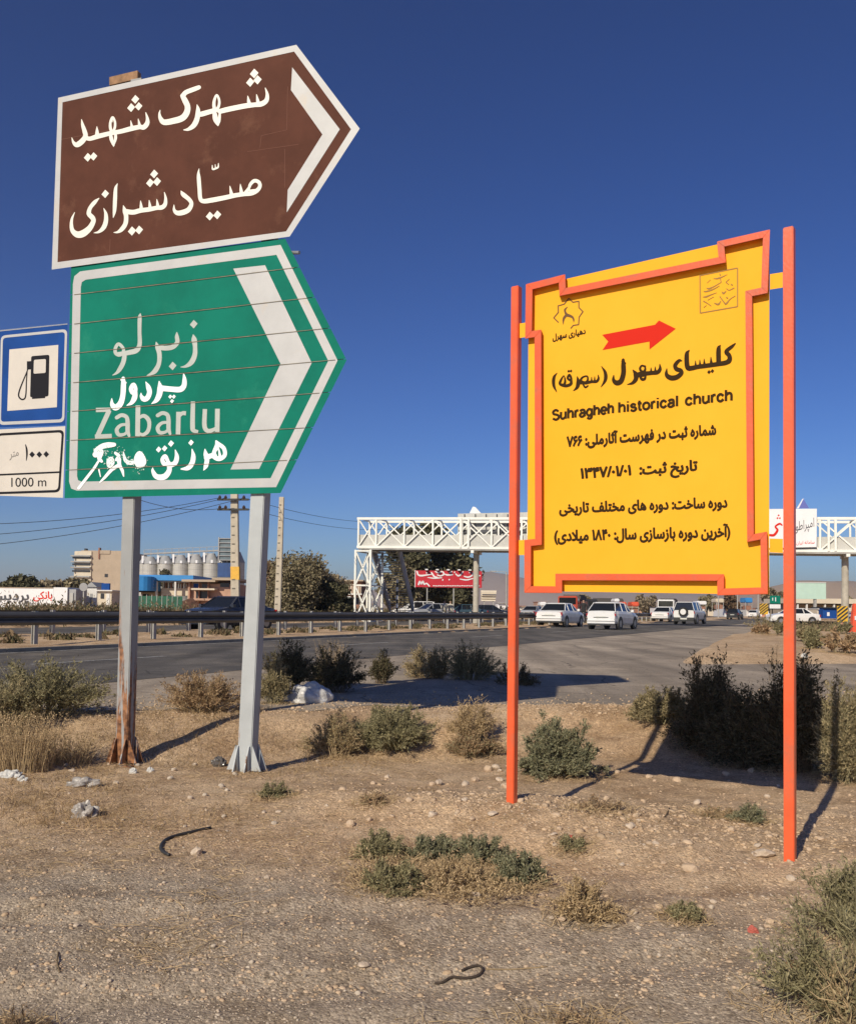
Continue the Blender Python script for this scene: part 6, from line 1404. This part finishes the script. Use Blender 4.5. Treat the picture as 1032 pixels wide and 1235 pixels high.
# big feathery weed at the right foreground
S_(968, 1110, 1042, 1150, 'upper part of the feathery weed at the lower right corner', F_GREEN, T_GRY, stems=42, twigs=22, lv=10, lsz=.008, laspect=3.2, seed=36, flat=.10, tl=(.2, .5), depth_f=.6)
S_(918, 1110, 1102, 1240, 'feathery weed with long stems filling the lower right corner', F_GREEN, T_GRY, stems=42, twigs=22, lv=10, lsz=.007, laspect=3.2, seed=37, flat=.04, tl=(.15, .5), depth_f=.6, lean=(-.05, -.05))
S_(975, 1100, 1150, 1275, 'nearest stems of the weed at the lower right corner', F_OLV, T_DRY, stems=18, twigs=18, lv=7, lsz=.007, laspect=3.2, seed=38, flat=.05, tl=(.15, .4), depth_f=.6)
S_(-10, 60, 1212, 1262, 'brown weed tips at the lower left corner', F_BRN, T_BRN, stems=14, twigs=12, lv=2, lsz=.006, seed=39, flat=.05)
S_(640, 745, 1222, 1262, 'dark weed tips at the bottom edge right of centre', F_BRN, T_BRN, stems=20, twigs=12, lv=3, lsz=.006, seed=40, flat=.05)
# weeds on the traffic island right of the road, and along the far verge
k = 0
for (a, b_, t_, bo_, m) in [(900, 940, 742, 760, F_OLV), (925, 965, 748, 768, F_GREEN), (955, 1000, 752, 776, F_OLV), (990, 1040, 760, 790, F_BRN), (905, 930, 752, 766, F_BRN), (1000, 1030, 748, 766, F_GREEN), (968, 990, 758, 784, F_GREEN), (940, 958, 746, 758, F_BRN)]:
    S_(a, b_, t_, bo_, ['olive', 'green', 'olive', 'brown', 'brown', 'green', 'green', 'brown'][k] + ' roadside weed on the dirt island, ' + ['at its tip left of the orange post', 'behind the orange post', 'right of the orange post', 'closest to the right edge', 'low, at the road corner', 'beneath the striped marker', 'below the white saloon', 'tiny, behind the post'][k], m, T_GRY, stems=40, twigs=12, lv=5, lsz=.05, seed=50 + k, group='weeds on the dirt island'); k += 1
rr_ = random.Random(12)
vb = []
for i in range(60):
    s = -16.5 - rr_.uniform(0, 4.5); l = rr_.uniform(-12, 60); p = off(0, s, l); vb.append((p[0], p[1]))
# verge scrub far side reads as one mass
P = []
RNG = np.random.default_rng(77)
for s0, s1, l0, l1, n, hh in ((-22, -16, -14, 70, 900, .55), (-30, -20, -12, 110, 1100, 1.0), (-4.8, -2.0, -10, 80, 260, .16), (11.8, 18, 32, 70, 260, .25)):
    s = RNG.uniform(s0, s1, n); l = RNG.uniform(l0, l1, n); x = ME.x + RN.x * s + RD.x * l; y = ME.y + RN.y * s + RD.y * l; z = hgt(x, y); hh_ = hh * RNG.uniform(.35, 1.15, n) * (.4 + fbm(x * .2, y * .2, 3, 5))
    for j in range(n):
        c = RNG.normal(size=(70, 3)) * np.array([hh * .75, hh * .75, .5]); c[:, 2] = np.abs(c[:, 2]) ; c[:, 2] = c[:, 2] / 1.2 * hh_[j] * (1.1 - np.minimum(1, np.hypot(c[:, 0], c[:, 1]) / (hh * 2))); P.append(c + np.array([x[j], y[j], z[j]]))
P = np.concatenate(P); n3 = len(P) // 2; sel = RNG.permutation(len(P)); 
for nm_, ii, mm in (('verge_scrub', sel[:n3], leafmat('verge_scrub_green', (.09, .088, .045), (.17, .14, .075))), ('dry_verge_grass', sel[n3:], leafmat('verge_scrub_dry', (.19, .135, .08), (.28, .21, .125)))):
    V, F_ = leaves(P[ii], .07, 2.6, dirs=np.array([0, 0, 1.0])[None, :] * np.ones((len(ii), 1))); tag(link(nm_, mesh_arrays(nm_, V, F_, mm)), 'scrub and dry grass along the far verge and median' if 'scrub' in nm_ else 'straw coloured grass mixed into the far verge', 'ground cover', kind='stuff')
# ================================================================ GROUND LITTER: gravel, straw
def ico():
    t = (1 + 5 ** .5) / 2; v = np.array([(-1,t,0),(1,t,0),(-1,-t,0),(1,-t,0),(0,-1,t),(0,1,t),(0,-1,-t),(0,1,-t),(t,0,-1),(t,0,1),(-t,0,-1),(-t,0,1)], float); v /= np.linalg.norm(v[0])
    f = np.array([(0,11,5),(0,5,1),(0,1,7),(0,7,10),(0,10,11),(1,5,9),(5,11,4),(11,10,2),(10,7,6),(7,1,8),(3,9,4),(3,4,2),(3,2,6),(3,6,8),(3,8,9),(4,9,5),(2,4,11),(6,2,10),(8,6,7),(9,8,1)]); return v, f
IV, IF = ico()
def stones(xy, sizes, m, name, label, sink=.35):
    n = len(xy); z = hgt(xy[:, 0], xy[:, 1]); V = IV[None] * (1 + RNG.uniform(-.22, .22, (n, 12, 1))); sc = RNG.uniform(.6, 1.25, (n, 1, 3)); sc[:, :, 2] *= .62; V = V * sc
    a = RNG.uniform(0, 6.28, n); c, s = np.cos(a)[:, None], np.sin(a)[:, None]; x = V[:, :, 0] * c - V[:, :, 1] * s; y = V[:, :, 0] * s + V[:, :, 1] * c
    V = np.stack([x, y, V[:, :, 2]], 2) * (sizes / 2)[:, None, None] + np.stack([xy[:, 0], xy[:, 1], z + sizes * (.3 - sink)], 1)[:, None, :]
    F_ = (IF[None] + (np.arange(n) * 12)[:, None, None]).reshape(-1, 3); return tag(link(name, mesh_arrays(name, V.reshape(-1, 3), F_, m)), label, 'gravel', kind='stuff')
M_PEB = mat('grey_brown_pebbles', (.37, .30, .225), .9, col2=(.46, .37, .28), scale=9, island=.30, island_hue=(.46, .385, .30), spec=.2)
M_CLOD = mat('pale_earth_clods', (.44, .315, .20), .95, col2=(.52, .38, .25), scale=9, island=.12, bump=.5, bscale=120, island_hue=(.50, .375, .26), spec=.1)
M_PALE = mat('pale_stones', (.48, .385, .29), .85, var=.15, scale=30, island=.2, bump=.3, bscale=60)
RNG = np.random.default_rng(5)
def field(n, fx, y0, y1, dens=None):
    """points spread evenly in the picture: denser near the camera"""
    u = RNG.uniform(0, 1, n); y = 1 / (1 / y0 * (1 - u) + 1 / y1 * u); x = RNG.uniform(-.52, .52, n) * y * fx; return np.stack([x, y], 1)
xy = field(30000, 1.0, 2.3, 5.6); xy = xy[fbm(xy[:, 0] * 1.2, xy[:, 1] * 1.2, 3, 66) > RNG.uniform(.25, .7, len(xy))]; stones(xy, RNG.gamma(2.2, .0021, len(xy)) + .003, M_PEB, 'gravel', 'fine grey-brown gravel of the trampled lay-by in front')
xy = field(9000, 1.0, 3.2, 9.5); stones(xy, RNG.gamma(2.0, .004, len(xy)) + .005, M_CLOD, 'earth_crumbs', 'loose earth crumbs over the dirt')
mx_, my_ = RNG.uniform(-1.0, 6, 30000), RNG.uniform(3.9, 7.2, 30000)
mk = (sst(-1.5, -.2, mx_) * sst(4.0, 4.9, my_ + (mx_ - 1.8) * .55) * sst(6.7, 5.7, my_ + mx_ * .12) * fbm(mx_ * 2.5, my_ * 2.5, 3, 4)) > RNG.uniform(.05, .75, 30000)
xy = np.stack([mx_, my_], 1)[mk]; stones(xy, RNG.gamma(1.6, .0075, len(xy)) + .005, M_CLOD, 'earth_clods', 'clods and crumbs heaped round the orange posts', sink=.34)
ex = RNG.uniform(-6.5, 7, 9000); ey = bnd(ex) + RNG.gamma(1.3, .45, 9000) - .5; ok = road_s(ex, ey) > 7.2; EX = np.stack([ex, ey], 1)[ok]; HG = hgt
def hgt(x, y): return np.maximum(HG(x, y), np.where(np.asarray(y) > bnd(x) + .1, ROAD_Z, -9))
stones(EX, RNG.gamma(1.6, .006, len(EX)) + .006, M_CLOD, 'spilled_gravel', 'gravel and crumbs spilled from the dirt on to the edge of the asphalt', sink=.15); hgt = HG
S_(500, 640, 1046, 1088, 'sprawling straw in front of the green foreground tufts', T_DRY, None, fn=grass, n=700, seed=9, out=2.2, wd=.003)
S_(430, 520, 1036, 1070, 'thin straw between the two left foreground tufts', T_DRY, None, fn=grass, n=300, seed=10, out=2.0, wd=.003)
# straw and dry grass lying about
n = 60000; xy = field(n, 1.05, 2.6, 9.2); den = fbm(xy[:, 0] * 1.1 + 3, xy[:, 1] * 1.1, 4, 88) + .22 * sst(.2, -1.5, xy[:, 0]) * sst(4.2, 5.2, xy[:, 1]) ; xy = xy[(den - .12 * sst(4.6, 3.6, xy[:, 1])) > RNG.uniform(.44, .95, n)]
n = len(xy); z = hgt(xy[:, 0], xy[:, 1]); a = RNG.uniform(0, 6.28, n); L_ = RNG.uniform(.015, .09, n); p0 = np.stack([xy[:, 0], xy[:, 1], z + .003], 1)
x1 = xy[:, 0] + np.cos(a) * L_; y1_ = xy[:, 1] + np.sin(a) * L_; p2 = np.stack([x1, y1_, hgt(x1, y1_) + RNG.uniform(.002, .02, n)], 1); pm = (p0 + p2) / 2 + np.array([0, 0, .004])
V, F_ = ribbons(np.stack([p0, pm, p2], 1), .0026, .0014); tag(link('straw_litter', mesh_arrays('straw_litter', V, F_, T_DRY)), 'dry straw and grass bits strewn over the ground', 'straw', kind='stuff')
# short dry turf on the left slope behind and between the posts
n = 60000; x = RNG.uniform(-5.4, 1.6, n); y = RNG.uniform(5.2, 9.4, n); dn = fbm(x * 1.6, y * 1.6, 4, 99) * (.75 + .35 * sst(.5, -1.5, x)); ok = (dn > RNG.uniform(.50, .78, n)) & (y < bnd(x) - .1); x, y = x[ok], y[ok]; n = len(x)
hh = RNG.uniform(.01, .055, n); b0 = np.stack([x, y, hgt(x, y) - .005], 1); tp_ = b0 + np.stack([RNG.normal(size=n) * .025, RNG.normal(size=n) * .025, hh], 1); V, F_ = ribbons(np.stack([b0, (b0 + tp_) / 2 + np.array([0, 0, .004]), tp_], 1), .0035, .0012)
tag(link('dry_turf', mesh_arrays('dry_turf', V, F_, mat('dry_turf', (.30, .205, .11), .95, island=.35, spec=.1))), 'short dry turf on the slope round the grey posts', 'dry grass', kind='stuff')
# ================================================================ SINGLE STONES, RUBBISH
def rock(px, py, wpx, label, m=None, seed=0, flat=.6, group='pale stones scattered on the dirt', name='stone', cat='stone'):
    import bmesh
    p = GT(px, py); s = wpx * p.y / F_PX; rg = np.random.default_rng(seed + 400); bm = bmesh.new(); bmesh.ops.create_icosphere(bm, subdivisions=2, radius=.5)
    k = rg.normal(size=(5, 3)); sc = rg.uniform(.75, 1.1, 3)
    for v in bm.verts:
        f = 1 + .16 * math.sin(v.co.dot(Vector(k[0])) * 4) + .10 * math.sin(v.co.dot(Vector(k[1])) * 7 + 1) + rg.uniform(-.05, .05); v.co = Vector((v.co.x * sc[0] * f, v.co.y * sc[1] * f, v.co.z * flat * f)) * s
    me = bpy.data.meshes.new(name); bm.to_mesh(me); bm.free(); me.materials.append(m or M_PALE); o = link(name, me); o.location = p + Vector((0, 0, s * flat * .22)); o.rotation_euler = (rg.uniform(-.3, .3), rg.uniform(-.3, .3), rg.uniform(0, 6)); tag(o, label, cat, group); return o
rock(920, 1033, 27, 'large pale stone lying left of the foot of the right orange post', seed=1, flat=.4, group=None)
rock(237, 1031, 13, 'lone round stone beside the curved black hose', seed=2, flat=.9, group=None)
rock(832, 1050, 26, 'flat brownish stone on the bare slope left of the right orange post', M_CLOD, seed=3, flat=.5, group=None)
rock(556, 1058, 14, 'pale stone among the straw of the foreground weeds', seed=4, group=None); rock(574, 1081, 11, 'small pale stone at the front of the foreground weeds', seed=5, group=None)
rock(652, 1067, 16, 'white stone at the right end of the foreground weeds', seed=6, group=None); rock(438, 1166, 16, 'white flat pebble in the open gravel', seed=7, flat=.4, group=None)
rock(760, 998, 12, 'pale stone on the heap left of the right post', seed=8, group=None); rock(544, 822, 24, 'pale rubble at the foot of the yellowish bush', seed=9, group=None); rock(841, 789, 9, 'white lump on the asphalt right of the road centre', seed=10, group=None) if False else None
rg_ = random.Random(3)
for i in range(70):
    px = rg_.uniform(420, 1010); py = rg_.uniform(930, 1120) if px > 620 else rg_.uniform(925, 1000)
    rock(px, py, rg_.uniform(5, 12) , 'small pale stone on the loose dirt around the orange posts', [M_PALE, M_CLOD, M_CLOD][i % 3], seed=20 + i, flat=rg_.uniform(.45, .8))
for i in range(40):
    px = rg_.uniform(10, 1000); py = rg_.uniform(1010, 1225)
    rock(px, py, rg_.uniform(4, 9), 'small stone on the grey gravel in front', [M_PALE, M_PEB, M_CLOD][i % 3], seed=120 + i, flat=rg_.uniform(.45, .8), group='small stones on the grey gravel')
for i in range(30):
    px = rg_.uniform(5, 410); py = rg_.uniform(905, 1005)
    rock(px, py, rg_.uniform(4, 9), 'small stone in the dry grass by the grey posts', [M_PALE, M_PEB][i % 2], seed=220 + i, flat=rg_.uniform(.45, .8), group='small stones by the grey posts')
def crumple(px, py, wpx, hpx, m, label, cat, name, seed=0, amp=.5, n=9):
    """a crumpled sheet or bag"""
    p = GT(px, py); s = p.y / F_PX; w_, h = wpx * s, hpx * s; rg = np.random.default_rng(seed + 700); import bmesh
    bm = bmesh.new(); bmesh.ops.create_icosphere(bm, subdivisions=4, radius=.5); K = rg.normal(size=(7, 3)) * 5
    for v in bm.verts:
        f = 1 + amp * sum(abs(math.sin(v.co.dot(Vector(k)) + i)) - .6 for i, k in enumerate(K)) / 3.2
        z = max(v.co.z, -.25) * 1.3; v.co = Vector((v.co.x * w_ * f, v.co.y * w_ * .7 * f, (z + .22) * h * f))
    me = bpy.data.meshes.new(name); bm.to_mesh(me); bm.free(); me.materials.append(m); o = link(name, me); o.location = p; return tag(o, label, cat)
M_SACK = mat('dusty_white_plastic', (.52, .51, .50), .45, var=.12, scale=8, bump=.4, bscale=25); M_FOIL = mat('grey_plastic_scrap', (.33, .30, .27), .4, var=.3, scale=20); M_WPL = mat('white_plastic_scrap', (.50, .49, .46), .6, var=.2, scale=30)
crumple(374, 848, 48, 27, M_SACK, 'dusty white sack lying in front of the dark bushes', 'sack', 'sack', 1, .35)
crumple(101, 986, 26, 17, M_FOIL, 'crumpled grey scrap left of the rusty post', 'litter', 'plastic_scrap', 2, .8)
crumple(98, 948, 30, 10, M_FOIL, 'flattened grey plastic in the dry grass behind the crumpled one', 'litter', 'plastic_scrap', 3, .8)
crumple(12, 937, 26, 8, M_WPL, 'white plastic strip at the left edge below the golden grass', 'litter', 'plastic_scrap', 4, .6); crumple(27, 942, 10, 6, M_WPL, 'small white piece just right of the white strip', 'litter', 'plastic_scrap', 5, .6)
crumple(160, 933, 9, 7, M_WPL, 'white scrap at the foot of the rusty post', 'litter', 'plastic_scrap', 6, .4); crumple(181, 931, 8, 6, M_WPL, 'white scrap to the right of the rusty post foot', 'litter', 'plastic_scrap', 7, .4)
crumple(264, 924, 17, 12, mat('clear_dark_plastic', (.10, .09, .08), .15), 'dark shiny plastic cup left of the second post foot', 'litter', 'plastic_cup', 8, .4)
M_RSC = mat('faded_red_scrap', (.42, .10, .07), .7)
crumple(908, 1125, 12, 7, M_RSC, 'small red scrap beside the feathery weed', 'litter', 'paper_scrap', 9, .6); crumple(688, 1013, 7, 6, M_RSC, 'tiny red scrap on the earth heap', 'litter', 'paper_scrap', 10, .6); crumple(955, 1167, 16, 9, mat('brown_scrap', (.17, .07, .03), .7), 'brown scrap under the feathery weed', 'litter', 'paper_scrap', 11, .6)
crumple(970, 790, 8, 5, M_WPL, 'white scrap on the dirt island right of the orange post', 'litter', 'plastic_scrap', 12, .4)
crumple(30, 930, 10, 5, M_FOIL, 'grey scrap above the white plastic strip', 'litter', 'plastic_scrap', 13, .5); crumple(18, 782, 12, 8, M_SACK, 'pale scrap under the guard rail at the left', 'litter', 'plastic_scrap', 14, .6) if False else None
def hose(pts, rpx, m, label, cat, name):
    P = [GT(x, y) + Vector((0, 0, rpx * 4 / F_PX * 1.0)) for x, y in pts]; q = catmull([tuple(p) for p in P], 5); r = rpx * P[0].y / F_PX
    o = MB().tube([Vector(p) for p in q], r, 7).build(name, m, None, smooth=True); return tag(o, label, cat)
hose([(204, 1033), (196, 1029), (194, 1022), (201, 1014), (215, 1009), (232, 1005), (254, 1000)], 2.1, M_TRIM, 'curved piece of black hose lying on the bare dirt', 'hose', 'hose')
hose([(524, 1188), (534, 1187), (545, 1181), (562, 1182), (576, 1179), (582, 1172), (577, 1167), (566, 1169), (557, 1173)], 1.7, mat('dark_brown_rope', (.05, .035, .025), .9, var=.3, scale=60), 'short dark rope curled on the gravel at the bottom', 'rope', 'rope')
hose([(586, 1170), (620, 1170), (660, 1167)], .7, T_DRY, 'long pale stalk lying right of the rope', 'stalk', 'dry_stalk'); hose([(70, 1150), (69, 1162), (72, 1174)], .9, T_BRN, 'short dark twig on the gravel at the lower left', 'twig', 'twig')
hose([(795, 992), (803, 984), (807, 976)], .9, T_BRN, 'thin twig sticking out of the heap', 'twig', 'twig')
